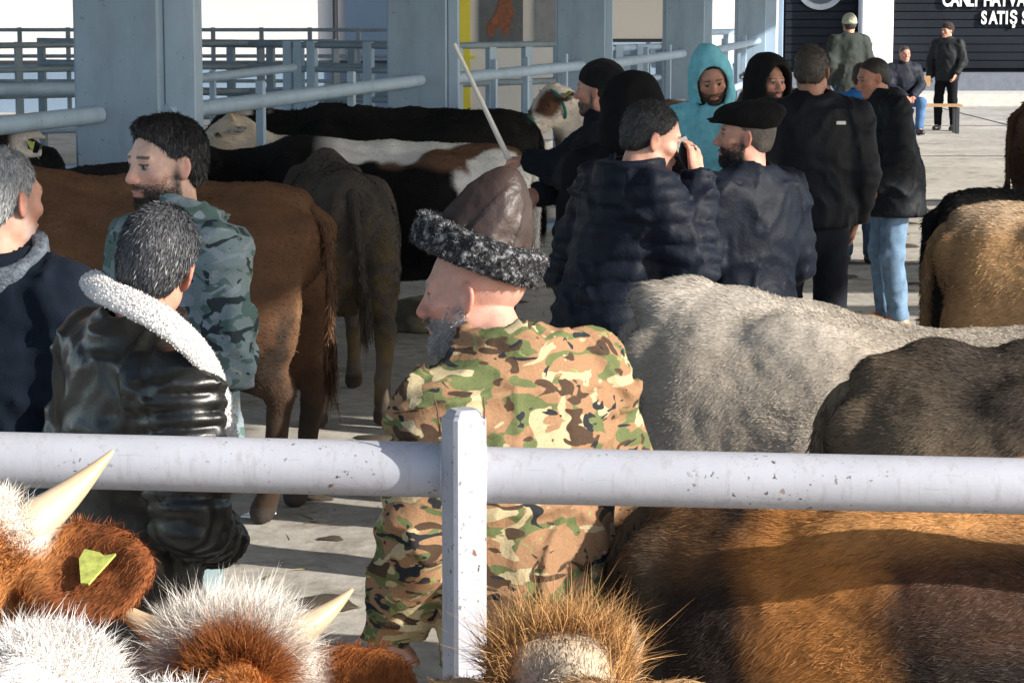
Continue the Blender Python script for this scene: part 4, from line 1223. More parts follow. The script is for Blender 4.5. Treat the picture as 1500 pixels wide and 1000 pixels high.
        if cf is not g:
            cf.displace(lambda P: .005 * fbm(P * 45, 5, 2))
            Vc, Qc = cf.mesh()
            cc = np.tile(np.array(jk['collarcol']), (len(Vc), 1))
            if jk.get('colspeck'): cc = cc * (1 + jk['colspeck'] * fbm(Vc * 120, 8, 2))[:, None]
            col_o = link('collar', mesh_np('collar', Vc, Qc, np.clip(cc, .004, 1)), jk.get('collarmat', fleece_mat), t)
            if jk.get('collarblades'):
                P, Nn = sample_surface(Vc, Qc, jk['collarblades'])
                blades('collar_fleece', P, Nn + RNG.normal(0, .8, P.shape), Nn, .009, .003, np.tile(np.array(jk['collarcol']), (len(P), 1)) * RNG.uniform(.7, 1.2, (len(P), 1)), fleece_mat, col_o, .5)['kind'] = 'stuff'
    if hood and not hood.get('up'):
        g.cap(tuple(neck + Rl @ np.array([-.07, -.085, .0])), tuple(neck + Rl @ np.array([.07, -.085, .0])), .05, .05, .05)
        g.cap(tuple(neck + Rl @ np.array([0, -.10, -.03])), tuple(neck + Rl @ np.array([0, -.12, -.10])), .055, .04, .04)
    V4, Q4 = g.mesh()
    jc = np.tile(np.array(jk.get('col', (.02, .022, .03))), (len(V4), 1))
    if 'colfn' in jk: jc = jk['colfn'](V4, jc)
    jo = link('jacket', mesh_np('jacket', V4, Q4, np.clip(jc, 0, 1)), jm_, t)
    # ---------------- hood drawn over the head
    if hood and hood.get('up'):
        hg = Field(axis(headc[0] - .24, headc[0] + .24, jv * .75), axis(headc[1] - .26, headc[1] + .24, jv * .75), axis(headc[2] - .3, headc[2] + .22, jv * .75))
        hr = hood.get('r', 1.0)
        hg.ell((0, -.02, .02), (.108 * hr, .128 * hr, .135 * hr), .0, Hf)
        hg.ell((0, -.03, -.10), (.115 * hr, .115 * hr, .10), .06, Hf)
        if hood.get('peak'): hg.ell((0, -.04, .125), (.05, .07, .05), .06, Hf)
        hg.displace(lambda P: .009 * (np.clip(1 - np.abs(vn(P * 11, 71)) * 2.2, 0, 1) - .3), .05)
        hg.ell((0, .095, -.015), (.080, .13, .115), .015, Hf, op='cut')
        hg.ell((0, .0, .0), (.086, .108, .112), .0, Hf, op='cut')
        hg.cap(tuple(neck - (0, 0, .1)), tuple(neck + Rl @ np.array([0, .02, .1])), .07, .075, .01, op='cut')
        V5, Q5 = hg.mesh()
        hoodo = link('hood', mesh_np('hood', V5, Q5, np.tile(np.array(hood.get('col', jk.get('col'))), (len(V5), 1))), jm_, jo)
    # ---------------- hair
    if hair is not None:
        hg = Field(axis(headc[0] - .125, headc[0] + .125, .007), axis(headc[1] - .15, headc[1] + .13, .007), axis(headc[2] - .12, headc[2] + .16, .007))
        tk = {'short': .004, 'thick': .007, 'crop': .001}[hairstyle]
        hg.ell((0, -.020, .036), (.078 + tk * .75, .098 + tk, .0885 + tk), .0, Hf)
        if hairstyle == 'thick': hg.ell((0, .045, .098), (.052, .036, .022), .03, Hf)
        hg.ell((0, -.055, -.02), (.060 + tk, .052 + tk, .06), .03, Hf)
        hg.displace(lambda P: (.0035 if hairstyle != 'crop' else .001) * fbm(P * 50, 5, 2) + (.003 if hairstyle == 'thick' else 0) * fbm(P * 24, 9, 1))
        pl = Hf.p((0, .052 if hairstyle != 'thick' else .058, .05)); nn = np.array([0, .78, -.62])
        hg.half((0, .062, .066), nn, .004, Hf)
        hg.half((0, -.06, -.062), (0, -.15, -1), .008, Hf)
        for q_ in (-1, 1): hg.ell((q_ * .085, .0, -.015), (.016, .028, .036), .006, Hf, op='cut')
        V6, Q6 = hg.mesh()
        if len(V6):
            hc = np.array(hair); nzh = fbm(V6 * np.array([110, 110, 60]), 77, 2)
            sp = (hat or {}).get('grey', 0); 
            cc = np.tile(hc, (len(V6), 1)) * (1 + .3 * nzh)[:, None]
            ql = Hf.loc(V6)
            if 'hairside' in (jacket or {}): cc = over(cc, jacket['hairside'], sm(-ql[:, 2], -.02, .03))
            ho = link('hair', mesh_np('hair', V6, Q6, np.clip(cc, .004, 1)), hair_mat, t)
            if hairblades:
                P, Nn = sample_surface(V6, Q6, hairblades)
                vv_ = (Hf.R @ np.array([0, -.35 if hairstyle != 'thick' else .3, -1.0]))[None, :]; Dh = vv_ - Nn * (vv_ * Nn).sum(1)[:, None]; Dh = Dh / (np.linalg.norm(Dh, axis=1)[:, None] + .15) + Nn * .16 + RNG.normal(0, .15, P.shape)
                ll = {'short': .013, 'thick': .016, 'crop': .005}[hairstyle]
                blades('hair_strands', P, Dh, Nn, ll * RNG.uniform(.6, 1.3, len(P)), .0022, np.tile(hc, (len(P), 1)) * RNG.uniform(.5, 1.5, (len(P), 1)), hblade_mat, ho, .25)['kind'] = 'stuff'
    # ---------------- hats
    if hat:
        kind = hat['kind']; hcx = np.array(hat.get('col', (.015, .015, .017)))
        hvx = hat.get('v', .007)
        hg = Field(axis(headc[0] - .21, headc[0] + .21, hvx), axis(headc[1] - .26, headc[1] + .27, hvx), axis(headc[2] - .10, headc[2] + .33, hvx))
        if kind == 'knit':
            hg.ell((0, -.018, .045), (.090, .110, .096), .0, Hf)
            hg.half((0, .09, .045), (0, .18, -1), .01, Hf)
            hg.ell((0, -.02, .022), (.094, .112, .03), .01, Hf) 
            hg.half((0, .09, .042), (0, .30, -1), .006, Hf)
            hg.displace(lambda P: .003 * np.abs(np.sin(np.arctan2(Hf.loc(P)[:, 0], Hf.loc(P)[:, 1] + .02) * 26)) + .004 * fbm(P * 20, 3, 2))
        if kind == 'flat':
            Rt = np.array(Matrix.Rotation(-.10, 3, 'X'))
            hg.ell((0, -.015, .088), (.108, .140, .050), .0, Hf, R=Rt)
            hg.ell((0, -.02, .060), (.092, .112, .042), .03, Hf)
            hg.ell((0, .105, .058), (.075, .070, .010), .014, Hf, R=np.array(Matrix.Rotation(-.22, 3, 'X')))
            hg.half((0, 0, .036), (0, .1, -1), .006, Hf)
            hg.displace(lambda P: .004 * fbm(P * 18, 3, 2))
        V7, Q7 = hg.mesh() if kind != 'kalpak' else (None, None)
        if kind != 'kalpak':
            link('cap', mesh_np('cap', V7, Q7, np.clip(np.tile(hcx, (len(V7), 1)) * (1 + .4 * fbm(V7 * 60, 4, 2))[:, None], .003, 1)), fleece_mat if kind == 'knit' else cloth_mat, t)
        else:
            Bf = Fr(Hf.R @ np.array(Matrix.Rotation(rad(25), 3, 'X')), Hf.p((0, -.018, .090)))
            def band(P):
                q_ = Bf.loc(P); rho = np.sqrt((q_[:, 0] / .108) ** 2 + (q_[:, 1] / .126) ** 2)
                a = (rho - 1) * .112; b = np.abs(q_[:, 2]) - .022
                return np.sqrt(np.maximum(a, 0) ** 2 + np.maximum(b, 0) ** 2) + np.minimum(np.maximum(a, b), 0) - .012
            hg.fn(Bf.t - .22, Bf.t + .22, band)
            hg.displace(lambda P: .0045 * fbm(P * 70, 3, 2) + .003 * vn(P * 160, 5))
            V7, Q7 = hg.mesh(); nz = vn(V7 * 190, 6) * .6 + vn(V7 * 95, 9) * .7
            cb = over(np.tile(np.array([[.022, .023, .026]]), (len(V7), 1)), (.40, .40, .41), sm(nz, .12, .5) * .75)
            bo = link('fleece_brim', mesh_np('fleece_brim', V7, Q7, cb), fleece_mat, t)
            P, Nn = sample_surface(V7, Q7, 15000)
            kk = sm(vn(P * 170, 6), -.1, .5)[:, None]
            blades('brim_curls', P, Nn + RNG.normal(0, 1.1, P.shape), Nn, .0045, .0020, np.array([[.02, .021, .024]]) * (1 - kk) + np.array([[.22, .22, .235]]) * kk, fleece_mat, bo, .8)['kind'] = 'stuff'
            hg = Field(axis(headc[0] - .16, headc[0] + .16, .005), axis(headc[1] - .20, headc[1] + .17, .005), axis(headc[2] + .04, headc[2] + .33, .005))
            def crown(P):
                q_ = Bf.loc(P); z = q_[:, 2]; u = np.clip(z / .178, -.2, 1.0)
                an = np.arctan2(q_[:, 0] / .9, q_[:, 1] + .048 * np.clip(u, 0, 1))
                R_ = .106 * np.sqrt(np.clip(1 - np.clip(u, 0, 1) ** 1.2, 0, 1)) 
                R_ = R_ * (1 - .07 * np.abs(np.sin(2 * an + .6)) ** 1.0 * 1.0)
                rr = np.sqrt((q_[:, 0] * 1.12) ** 2 + (q_[:, 1] + .008 * np.clip(u, 0, 1)) ** 2)
                seam = .003 * np.exp(-((np.abs(np.sin(3 * (an + .3)))) / .14) ** 2)
                return np.maximum(np.maximum((rr - R_) * .75 - seam, z - .178), -z)
            hg.fn(Bf.t - .2, Bf.t + .25, crown)
            hg.displace(lambda P: .005 * fbm(P * 20, 13, 3))
            V8, Q8 = hg.mesh()
            q_ = Bf.loc(V8); an = np.arctan2(q_[:, 0] / .9, q_[:, 1] + .048 * np.clip(q_[:, 2] / .152, 0, 1))
            cc = np.tile(np.array([[.040, .026, .023]]), (len(V8), 1)) * (1 + .35 * fbm(V8 * 15, 5, 3))[:, None]
            cc = over(cc, (.012, .010, .011), np.exp(-((np.abs(np.sin(3 * (an + .3)))) / .10) ** 2) * .85)
            link('leather_crown', mesh_np('leather_crown', V8, Q8, np.clip(cc, .003, 1)), mat('hatleather', lambda: m_attr('hat_leather', .46, .3, 14, .5, 26, .008, spec=.32)), t)
    return t, dict(H=Hf, up=up, hands=hands, neck=neck, R=Rl, jo=jo, sh=(shL, shR), el=(eL, eR))

NAVY = (.014, .019, .032); BLACK = (.010, .010, .012)
gr_m = 'men standing among the cattle'
# 1 grey-haired man, left edge
t, I = person('grey-haired man in a navy hooded jacket with a grey fleece collar at the left edge', 2, 5.75, 218, (.35, .94), head=(rad(-18), .03, 0), hair=(.30, .31, .32), hairstyle='short', hairblades=9000,
       jv=.013, hv=.005, jacket=dict(col=(.006, .010, .018), mat=cloth_mat, th=.028, hem=.72, collarcol=(.10, .12, .15), collarmat=fleece_mat, colspeck=.8, collarh=.040, collarr=.112, collart=.018, ctilt=.40, cz=.018, cy=-.012, fold=.009),
        skin=(.50, .27, .20), beard=(.45, .43, .42), beardk=.5)
# 3 young man in blue-green camouflage
camo2 = m_camo('camo_blue_green', [(.19, .25, .27), (.10, .17, .17), (.33, .38, .40), (.035, .05, .06), (.30, .30, .26)][0:1] + [((.09, .15, .14), .50), ((.25, .30, .34), .57), ((.030, .042, .052), .60), ((.33, .32, .27), .68)], 9.0, 4.0)
t, I = person('young man with black hair and beard in a blue-green camouflage jacket, looking left', 240, 6.45, 172, (-.55, -.45), head=(rad(2), .04, .02), wide=1.12, hair=(.012, .011, .012), hairstyle='thick', hairblades=9000, skin=(.62, .40, .32),
       beard=(.025, .018, .015), beardk=.9, jv=.012, hv=.0042, jacket=dict(col=(.5, .5, .5), mat=camo2, th=.022, hem=.80, collarh=.055, collarr=.088, copen=.86, cflare=.5, ctilt=.35, fold=.012), trousers=dict(col=(.5, .5, .5), mat=camo2),
       armL=((-.25, .0, 1.14), (-.10, .24, 1.02)), armR=((.25, .03, 1.14), (.12, .25, 1.04)), brow=(.010, .008, .007))
t3, I3 = t, I
# 2 leather jacket man
def ribs(sh, el): return None
t, I = person('man in a black leather jacket with white shearling collar, seen from behind', 228, 4.97, 300, (.80, .60), head=(rad(44), .06, rad(12)), hair=(.060, .062, .070), hairstyle='short', hairblades=12000, skin=(.52, .25, .18), lean=.05, side=rad(5),
       jv=.010, hv=.005, jacket=dict(col=(.008, .0085, .008), mat=leather_mat, th=.026, hem=.74, squilt=(.036, .018), collar='stand', collarh=.03, collarr=.085, fold=.008),
       armL=((-.30, .02, 1.16), (-.20, .20, 1.02)), armR=((.29, -.02, 1.15), (.10, .16, 1.04)), wide=1.08)
# open white lining edge down the front of the jacket
Rl, up = I['R'], I['up']
def ribbon(name, pts, wdt, thk, m, parent, nrm=None):
    """a soft thick band through the points"""
    V = []; n = len(pts)
    pts = [Vector(p) for p in pts]; vs = []; fs = []
    for i, p in enumerate(pts):
        tn = (pts[min(i + 1, n - 1)] - pts[max(i - 1, 0)]).normalized()
        nn = Vector(nrm if nrm else (0, -1, 0)); a = tn.cross(nn).normalized(); b = a.cross(tn).normalized()
        for k in range(10):
            an = 2 * math.pi * k / 10
            vs.append(p + a * math.cos(an) * wdt / 2 + b * math.sin(an) * thk / 2)
    for i in range(n - 1):
        for k in range(10): fs.append((i * 10 + k, i * 10 + (k + 1) % 10, (i + 1) * 10 + (k + 1) % 10, (i + 1) * 10 + k))
    mb = MB(); mb.add(vs, fs, True); return mb.build(name, m, parent)
white_fl = mat('white_fleece', lambda: m_flat('white_fleece', (.74, .72, .71), .95, .12, 60, 1.0, 130, bdist=.01))
mwi = Matrix.LocRotScale(t.location, t.rotation_euler, t.scale).inverted()
rp = [mwi @ W(*q) for q in ((132, 408, 4.96), (150, 425, 4.83), (190, 443, 4.77), (232, 465, 4.74), (272, 496, 4.74), (303, 532, 4.78), (322, 575, 4.84), (334, 625, 4.88), (340, 690, 4.90))]
def ribbon2(name, pts, wds, thk, m, parent, center):
    pts = [Vector(p) for p in pts]; n = len(pts); vs = []; fs = []
    # smooth resample
    P = []; Wd = []
    for i in range(n - 1):
        p0, p1, p2, p3 = pts[max(i - 1, 0)], pts[i], pts[i + 1], pts[min(i + 2, n - 1)]
        for k in range(5):
            u = k / 5
            P.append(.5 * ((2 * p1) + (p2 - p0) * u + (2 * p0 - 5 * p1 + 4 * p2 - p3) * u * u + (3 * p1 - p0 - 3 * p2 + p3) * u ** 3)); Wd.append(wds[i] * (1 - u) + wds[i + 1] * u)
    P.append(pts[-1]); Wd.append(wds[-1]); n = len(P)
    for i, p in enumerate(P):
        tn = (P[min(i + 1, n - 1)] - P[max(i - 1, 0)]).normalized()
        out = (p - Vector(center)); out -= tn * out.dot(tn); out.z += .35 * out.length; out.normalize()
        a = tn.cross(out).normalized()
        for k in range(14):
            an = 2 * math.pi * k / 14
            vs.append(p + a * math.cos(an) * Wd[i] / 2 + out * math.sin(an) * thk / 2)
    for i in range(n - 1):
        for k in range(14): fs.append((i * 14 + k, i * 14 + (k + 1) % 14, (i + 1) * 14 + (k + 1) % 14, (i + 1) * 14 + k))
    fs.append(tuple(range(13, -1, -1))); fs.append(tuple((n - 1) * 14 + k for k in range(14)))
    mb = MB(); mb.add(vs, fs, True); return mb.build(name, m, parent)
co_ = ribbon2('fleece_collar', rp, (.05, .062, .066, .066, .062, .055, .048, .046, .046), .030, white_fl, I['jo'], tuple(I['neck']))
me = co_.data; VV = np.array([v.co[:] for v in me.vertices]); QQ = np.array([p.vertices[:] for p in me.polygons if len(p.vertices) == 4])
P, Nn = sample_surface(VV, QQ, 7000)
blades('collar_fleece', P, Nn + RNG.normal(0, .9, P.shape), Nn, .0035, .003, np.tile([[.74, .72, .71]], (len(P), 1)) * RNG.uniform(.92, 1.08, (len(P), 1)), fleece_mat, co_, .5)['kind'] = 'stuff'

# 4 man in the leather and fleece hat
camo1 = m_camo('camo_woodland', [(.27, .155, .085), ((.105, .125, .05), .535), ((.40, .33, .20), .575), ((.060, .036, .022), .60), ((.018, .020, .024), .635), ((.21, .24, .09),    .69)], 8.6, 1.0, nsc=(1, 1, 1.9))
t, I = person('grey-bearded man in a leather hat with fleece brim and a brown-green camouflage jacket', 693, 4.72, 253, (-.60, .66), head=(rad(34), -.04, 0), lean=.16, hat=dict(kind='kalpak', extra=.122, v=.0045), hair=None,
       skin=(.52, .28, .215), beard=(.42, .31, .285), beardk=.6, jv=.009, hv=.0036, nose=1.12, wide=1.10, headdrop=.02, shz=(-.055, .0), jacket=dict(seams=((2, 1.33), (0, .0)), col=(.5, .5, .5), mat=camo1, th=.030, hem=.76, collarh=.034, collarr=.088, ctilt=.25, collart=.013, fold=.013, flare=1.0),
       trousers=dict(col=(.5, .5, .5), mat=camo1), armL=((-.265, .02, 1.14), (-.20, .20, .96)), armR=((.29, .0, 1.13), (.18, .21, .97)), headfwd=.06, brow=(.25, .22, .20))
def beard_hairs(t, I, n, col, L=1.0, wd=.0015, full=.12):
    """short hairs on cheeks, lip and chin, thinning towards the cheek"""
    Hf = I['H']
    body = [c for c in t.children if c.name.startswith('body')][0]
    nv = len(body.data.vertices); VV = np.empty(nv * 3, dtype=np.float32); body.data.vertices.foreach_get('co', VV); VV = VV.reshape(-1, 3).astype(float)
    nq = len(body.data.polygons); QQ = np.empty(nq * 4, dtype=np.int32); body.data.loops.foreach_get('vertex_index', QQ); QQ = QQ.reshape(-1, 4)
    ql = Hf.loc((VV[QQ[:, 0]] + VV[QQ[:, 2]]) / 2)
    bmask = (ql[:, 2] < -.022 - .022 * (ql[:, 1] > .05)) & (ql[:, 2] > -.125) & (ql[:, 1] > .0) & ((np.abs(ql[:, 0]) > .022) | (ql[:, 2] < -.078) | (ql[:, 2] > -.060)) & (np.linalg.norm(ql, axis=1) < .16)
    P, Nn = sample_surface(VV, QQ, n, bmask)
    qp = Hf.loc(P); kp = RNG.random(len(P)) < full + (1 - full) * sm(-qp[:, 2] + .3 * (qp[:, 1] - .05), .035, .085); P, Nn = P[kp], Nn[kp]
    Dh = Nn * .5 + (Hf.R @ np.array([0, .15, -.8]))[None, :] + RNG.normal(0, .3, P.shape)
    blades('beard', P, Dh, Nn, L * (.006 + .007 * sm(-Hf.loc(P)[:, 2], .05, .10)) * RNG.uniform(.5, 1.4, len(P)), wd, np.tile(np.array([col]), (len(P), 1)) * RNG.uniform(.4, 1.3, (len(P), 1)), hblade_mat, t, .25)['kind'] = 'stuff'
beard_hairs(t, I, 16000, (.44, .41, .39))
beard_hairs(t3, I3, 11000, (.022, .016, .013), .45, .0013, .25)

# 5 man on the phone
t, I = person('man in a dark blue quilted jacket holding a phone to his ear', 957, 8.55, 150, (.80, .42), lean=.20, head=(rad(-20), .04, rad(8)), headfwd=.03, hair=(.022, .022, .026), hairstyle='short', hairblades=4000, skin=(.58, .32, .24), beard=(.10, .06, .05), beardk=.3,
       jv=.012, hv=.005, wide=1.03, belly=1.10, jacket=dict(col=(.0055, .0085, .017), mat=nylon_mat, th=.040, hem=.70, zquilt=(.070, .015), collarh=.055, collarr=.092, collart=.020, fold=.010, gather=(.16, .13, 1.30)),
       armR=((.235, .15, 1.21), (.14, .17, 1.52)), handR=((-.45, .05, .75), (-1, -.3, 0), .35), armL=((-.30, .0, 1.13), (-.25, .12, .92)))
wr, dr, nr, q, cu = I['hands'][1]
ph = MB(); c_ = wr + dr * .075 + (I['R'] @ np.array([-.032, -.012, .0]))
Rp = Matrix.Rotation(rad(-20), 3, 'Y') @ Matrix.Rotation(rad(20), 3, 'X')
pho = ph.bbox((0, 0, 0), (.011, .07, .15), .004, Rp).build('mobile_phone', mat('phone', lambda: m_flat('phone_black', (.012, .012, .015), .5)), None)
mw = Matrix.LocRotScale(t.location, t.rotation_euler, t.scale)
pho.location = mw @ Vector(c_); pho.rotation_euler = (0, 0, t.rotation_euler.z)
tag(pho, 'black mobile phone held at the ear of the man in the quilted jacket', 'phone')
# 6 hooded figure behind him
person('person with a black hood up, right behind the man on the phone', 930, 9.7, 112, (.55, .8), head=(0, 0, 0), hood=dict(up=True, r=1.12), jv=.016, hv=.010, wide=1.1, jacket=dict(col=(.007, .007, .009), mat=cloth_mat, th=.035, hem=.72, collar=None, fold=.009))
# 7 bearded man with the stick
t, I = person('bearded man in a black knit cap reaching left with a white stick', 877, 11.4, 86, (-.86, .2), head=(rad(-6), .0, 0), hat=dict(kind='knit', extra=.02, col=(.010, .011, .014)), beard=(.012, .011, .012), beardk=1.0, hair=(.012, .012, .014), skin=(.52, .27, .20),
       jv=.014, hv=.006, jacket=dict(col=(.009, .012, .018), mat=cloth_mat, th=.026, hem=.78, fold=.010), armL=((-.23, .17, 1.29), (-.15, .31, 1.33)), handL=((.1, 1, -.1), (.2, .0, -1), 1.15), armR=((.23, .16, 1.18), (.1, .32, 1.15)), trousers=dict(col=(.25, .33, .42), mat=denim_mat))
mw = Matrix.LocRotScale(t.location, t.rotation_euler, t.scale)
wr, dr, nr, q, cu = I['hands'][0]
hp_ = mw @ Vector(wr + dr * .095)
topv = W(665, 64, 11.2); lowv = hp_ + (hp_ - topv).normalized() * .10
st = MB().tube([lowv, hp_, topv], [.014, .014, .009], 10).build('stick', mat('white_stick', lambda: m_flat('white_stick', (.66, .66, .64), .5, .08)), None)
tag(st, 'long white stick held up slantwise in front of the second column', 'stick')
# 8 turquoise hood
t, I = person('man with a turquoise hood up looking down, holding a wooden stick', 1042, 12.9, 76, (-.1, -.95), head=(rad(10), .32, rad(8)), hood=dict(up=True, r=1.03, peak=True, col=(.20, .55, .68)), skin=(.50, .26, .19), beard=(.03, .02, .018), beardk=.6, jv=.014, hv=.0055,
       jacket=dict(col=(.20, .55, .68), mat=cloth_mat, th=.028, hem=.80, collar=None, fold=.010), trousers=dict(col=(.28, .38, .48), mat=denim_mat), armR=((.25, .02, 1.14), (.12, .20, .95)), handR=((.0, .5, -.7), (-.7, .7, 0), 1.1), hair=(.015, .013, .012), hairstyle='crop')
mw = Matrix.LocRotScale(t.location, t.rotation_euler, t.scale)
wr, dr, nr, q, cu = I['hands'][1]
hp_ = mw @ Vector(wr + dr * .09)
beard_hairs(t, I, 4000, (.03, .022, .018), .6, .0025, .3)
st = MB().tube([hp_ + Vector((0, 0, .12)), hp_, (hp_.x + .02, hp_.y, .0)], [.016, .016, .012], 10).build('stick', mat('wood_stick', lambda: m_flat('wood_stick', (.42, .27, .14), .6, .2, 20)), None)
tag(st, 'wooden walking stick held upright below the turquoise hoodie', 'stick')
# 9 black furry hood
t, I = person('man whose face shows from a black hood, between turquoise hood and bare-headed man', 1128, 13.9, 86, (.35, -.9), head=(rad(6), -.05, 0), hood=dict(up=True, r=1.22, col=(.012, .012, .013)), skin=(.50, .26, .20), beard=(.05, .04, .035), beardk=.6, jv=.016, hv=.006,
       jacket=dict(col=(.012, .013, .016), mat=cloth_mat, th=.035, hem=.75, collar=None))
beard_hairs(t, I, 4000, (.06, .05, .045), .7, .0025, .3)
# 10 flat cap
t, I = person('bearded man in a black flat cap and navy bomber jacket with a white sleeve badge', 1092, 9.1, 146, (-.55, .62), head=(rad(45), -.04, rad(-3)), hat=dict(kind='flat', extra=.016, col=(.009, .009, .010)), hair=(.10, .085, .08), hairstyle='crop', skin=(.55, .29, .22), beard=(.035, .030, .028), beardk=.95,
       jv=.012, hv=.0045, wide=1.12, jacket=dict(col=(.005, .008, .016), mat=nylon_mat, th=.032, hem=.76, collarh=.030, collarr=.080, fold=.010), armL=((-.275, .02, 1.14), (-.16, .22, 1.00)), handL=((.3, .9, -.2), (.6, 0, -.6), .9), armR=((.28, .0, 1.14), (.17, .22, .98)))
beard_hairs(t, I, 7000, (.03, .024, .022), .7, .002, .3)
shp = I['sh'][0] * .62 + I['el'][0] * .38
bd = MB().bbox((0, 0, 0), (.008, .036, .046), .004, Matrix.Rotation(rad(-28), 3, 'Z')).build('sleeve_badge', mat('badge', lambda: m_flat('badge_white', (.8, .8, .8), .5, .05)), I['jo'])
bd.location = tuple(shp + np.array([-.078, -.045, 0]))
# 11 bare-headed man seen from behind
t, I = person('tall man in a black jacket and black trousers seen from behind', 1190, 12.4, 66, (-.05, .99), head=(rad(-22), .02, 0), hair=(.05, .04, .035), hairstyle='short', hairblades=3000, skin=(.42, .21, .15), jv=.014, hv=.006, wide=1.15, belly=1.0,
       jacket=dict(col=(.007, .009, .014), mat=nylon_mat, th=.032, hem=.90, collarh=.05, collarr=.085, fold=.010), trousers=dict(col=(.012, .014, .022), mat=denim_mat), legspread=.01)
nb = MB().bbox((0, 0, 0), (.045, .006, .016), .002).build('shoulder_logo', mat('badge', None), I['jo']); nb.location = tuple(I['up']((.115, -.138, 1.40)))
# 12 jeans man
t, I = person('man in a dark padded jacket and blue jeans leaning in to talk, right of centre', 1279, 15.5, 86, (-.75, -.15), head=(rad(4), .10, 0), lean=.14, hair=(.020, .016, .014), hairstyle='crop', hairblades=2500, skin=(.42, .205, .15), jv=.014, hv=.006, wide=1.2, belly=1.12,
       jacket=dict(col=(.007, .009, .013), mat=nylon_mat, th=.036, hem=.74, collarh=.06, collarr=.09, collart=.018, fold=.010, flare=1.12), trousers=dict(col=(.13, .21, .32), mat=denim_mat, shoe=(.3, .2, .12)), armL=((-.26, .02, 1.13), (-.18, .18, .96)), headfwd=.03)
# blue jacketed man, mostly hidden
person('man in a bright blue jacket mostly hidden between the two dark jackets', 1262, 19.5, 96, (.2, .9), head=(0, -.1, 0), hair=(.03, .02, .02), jv=.02, hv=.012, H_=1.60, jacket=dict(col=(.03, .15, .45), mat=nylon_mat, th=.03, hem=.8), trousers=dict(col=(.05, .08, .14), mat=denim_mat))
# 13 light beanie from behind
person('man in a grey-green parka, pale knit cap and blue jeans, from behind', 1244, 30.5, 19, (-.15, .98), hat=dict(kind='knit', extra=.02, col=(.42, .44, .36)), hair=(.03, .03, .03), jv=.02, hv=.012, z0=.16, wide=.98,
       jacket=dict(col=(.045, .055, .052), mat=cloth_mat, th=.038, hem=.74, fold=.012), trousers=dict(col=(.05, .11, .22), mat=denim_mat), hood=dict(up=False))
# 14 seated man
t, I = person('man in a dark jacket and blue jeans seated on a bench by the white pillar', 1326, 38.5, 68, (.15, -.98), legs='sit', hair=(.05, .035, .03), skin=(.50, .25, .19), jv=.02, hv=.010, head=(0, -.1, 0), lean=.10, jacket=dict(col=(.016, .020, .032), mat=nylon_mat, th=.03, hem=.86), wide=1.08,
       trousers=dict(col=(.07, .15, .30), mat=denim_mat), armL=((-.25, .10, 1.17), (-.06, .34, 1.03)), armR=((.25, .10, 1.17), (.06, .34, 1.03)), handL=((.4, .8, -.2), (0, 0, -1), .6), handR=((-.4, .8, -.2), (0, 0, -1), .6))
bx, by = t.location.x, t.location.y
sc_ = t.scale.x
bn = empty('bench', (bx + .1, by + .12, 0), 0, 'low brown wooden bench under the seated man', 'bench')
wood = mat('bench_wood', lambda: m_flat('bench_wood', (.42, .26, .13), .6, .25, 12))
for k in range(3): MB().bbox((.28, -.12 + k * .13, .43 * sc_), (1.15, .11, .035), .006).build('seat_plank', wood, bn)
for x_ in (-.22, .78):
    for y_ in (-.12, .12): MB().bbox((x_, y_, .2 * sc_), (.06, .06, .4 * sc_), .005).build('leg', mat('dark_steel', None), bn)
MB().bbox((.22, .2, .82), (.34, .04, .16), .006).build('back_board', wood, bn)
# 15 standing man in black
person('man in a black jacket and dark cap standing by the dark shutters, hands low', 1388, 39.5, 33, (-.45, -.8), hat=dict(kind='knit', extra=.012, col=(.045, .032, .03)), head=(rad(-25), 0, 0), skin=(.55, .30, .23), jv=.02, hv=.010, hair=(.03, .02, .02), jacket=dict(col=(.020, .024, .028), mat=nylon_mat, th=.03, hem=.82), wide=1.1, legspread=.02,
       trousers=dict(col=(.008, .009, .012)), armL=((-.27, .0, 1.14), (-.20, .12, .93)), armR=((.28, -.02, 1.14), (.27, .06, .88)))
# straw and dung on the ground by the second column
def heap(px, py_d, n, sx, sy, hgt, label):
    p = W(px, 500, py_d)
    f = Field(axis(-sx - .1, sx + .1, .02), axis(-sy - .1, sy + .1, .02), axis(-.05, hgt + .1, .02))
    f.ell((0, 0, 0), (sx, sy, hgt), 0); f.displace(lambda P: .035 * fbm(P * 9, 3, 3)); f.half((0, 0, .002), (0, 0, -1))
    V, Q = f.mesh()
    c = over(np.tile(np.array([[.10, .09, .075]]), (len(V), 1)), (.22, .19, .13), sm(fbm(V * 14, 4, 2), 0, .3))
    o = link('dung_heap', mesh_np('dung_heap', V, Q, c), fur_mat); o.location = (p.x, py_d, 0)
    return tag(o, label, 'heap')
heap(640, 15.6, 0, .42, .3, .22, 'low grey heap of straw and dung behind the leather hat')
lt = MB()
for i in range(5):
    a = RNG.uniform(0, 6.28); lt.box((RNG.normal(0, .02), RNG.normal(0, .02), .012 + .006 * i), (.10, .06, .006), Matrix.Rotation(a, 3, 'Z') @ Matrix.Rotation(RNG.normal(0, .25), 3, 'X'))
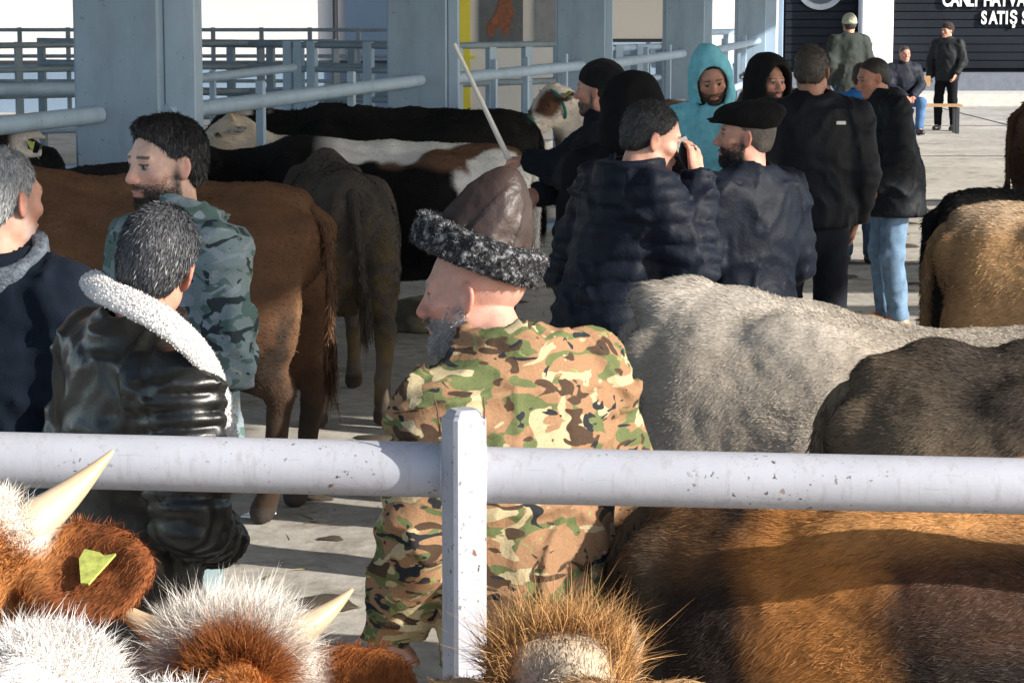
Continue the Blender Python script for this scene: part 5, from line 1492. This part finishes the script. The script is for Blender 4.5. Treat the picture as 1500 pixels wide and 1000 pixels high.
lo_ = lt.build('crumpled_paper', mat('badge', None)); p = W(383, 771, 9.75); lo_.location = (p.x, p.y, 0); tag(lo_, 'small crumpled white paper on the ground below the rail, left', 'litter')
# droppings trodden into the floor
V_, Q_ = [], []
for i in range(150):
    cx_, cy_ = RNG.uniform(-3.5, 5.5), RNG.uniform(6.5, 24); r_ = RNG.uniform(.03, .13)
    b_ = len(V_); n_ = 12
    for (rr, zz) in ((1.0, .001), (.8, .35), (.4, .6)):
        for k in range(n_):
            a_ = 2 * math.pi * k / n_; q_ = r_ * rr * (1 + .25 * math.sin(3 * a_ + i) + RNG.normal(0, .06))
            V_.append((cx_ + q_ * math.cos(a_) * 1.2, cy_ + q_ * math.sin(a_), .004 + zz * r_ * .28))
    V_.append((cx_, cy_, .004 + .65 * r_ * .28))
    for u in (0, 1):
        for k in range(n_): Q_.append((b_ + u * n_ + k, b_ + u * n_ + (k + 1) % n_, b_ + (u + 1) * n_ + (k + 1) % n_, b_ + (u + 1) * n_ + k))
    for k in range(n_): Q_.append((b_ + 2 * n_ + k, b_ + 2 * n_ + (k + 1) % n_, b_ + 3 * n_))
mb_ = MB(); mb_.add(V_, Q_, True)
tag(mb_.build('dung', mat('dung', lambda: m_flat('dung', (.065, .050, .032), .8, .4, 30, .8, 60)), None), 'droppings scattered over the concrete yard', 'dung', kind='stuff')
# dry straw bits and droppings scattered over the floor
n = 2600
P = np.stack([RNG.uniform(-4.5, 6, n), RNG.uniform(6.5, 22, n), np.full(n, .004)], 1)
D = np.stack([RNG.normal(0, 1, n), RNG.normal(0, 1, n), RNG.uniform(0, .12, n)], 1)
blades('straw', P, D, np.tile([[0, 0, 1.]], (n, 1)), RNG.uniform(.03, .12, n), RNG.uniform(.004, .010, n), np.tile([[.24, .19, .11]], (n, 1)) * RNG.uniform(.25, 1.4, (n, 1)), blade_mat, None, .1)
tag(bpy.data.objects['straw'], 'scattered bits of straw on the concrete yard', 'straw', kind='stuff')
print('script seconds', time.time() - T0, 'tris', sum(len(o.data.polygons) for o in SC.objects if o.type == 'MESH'))
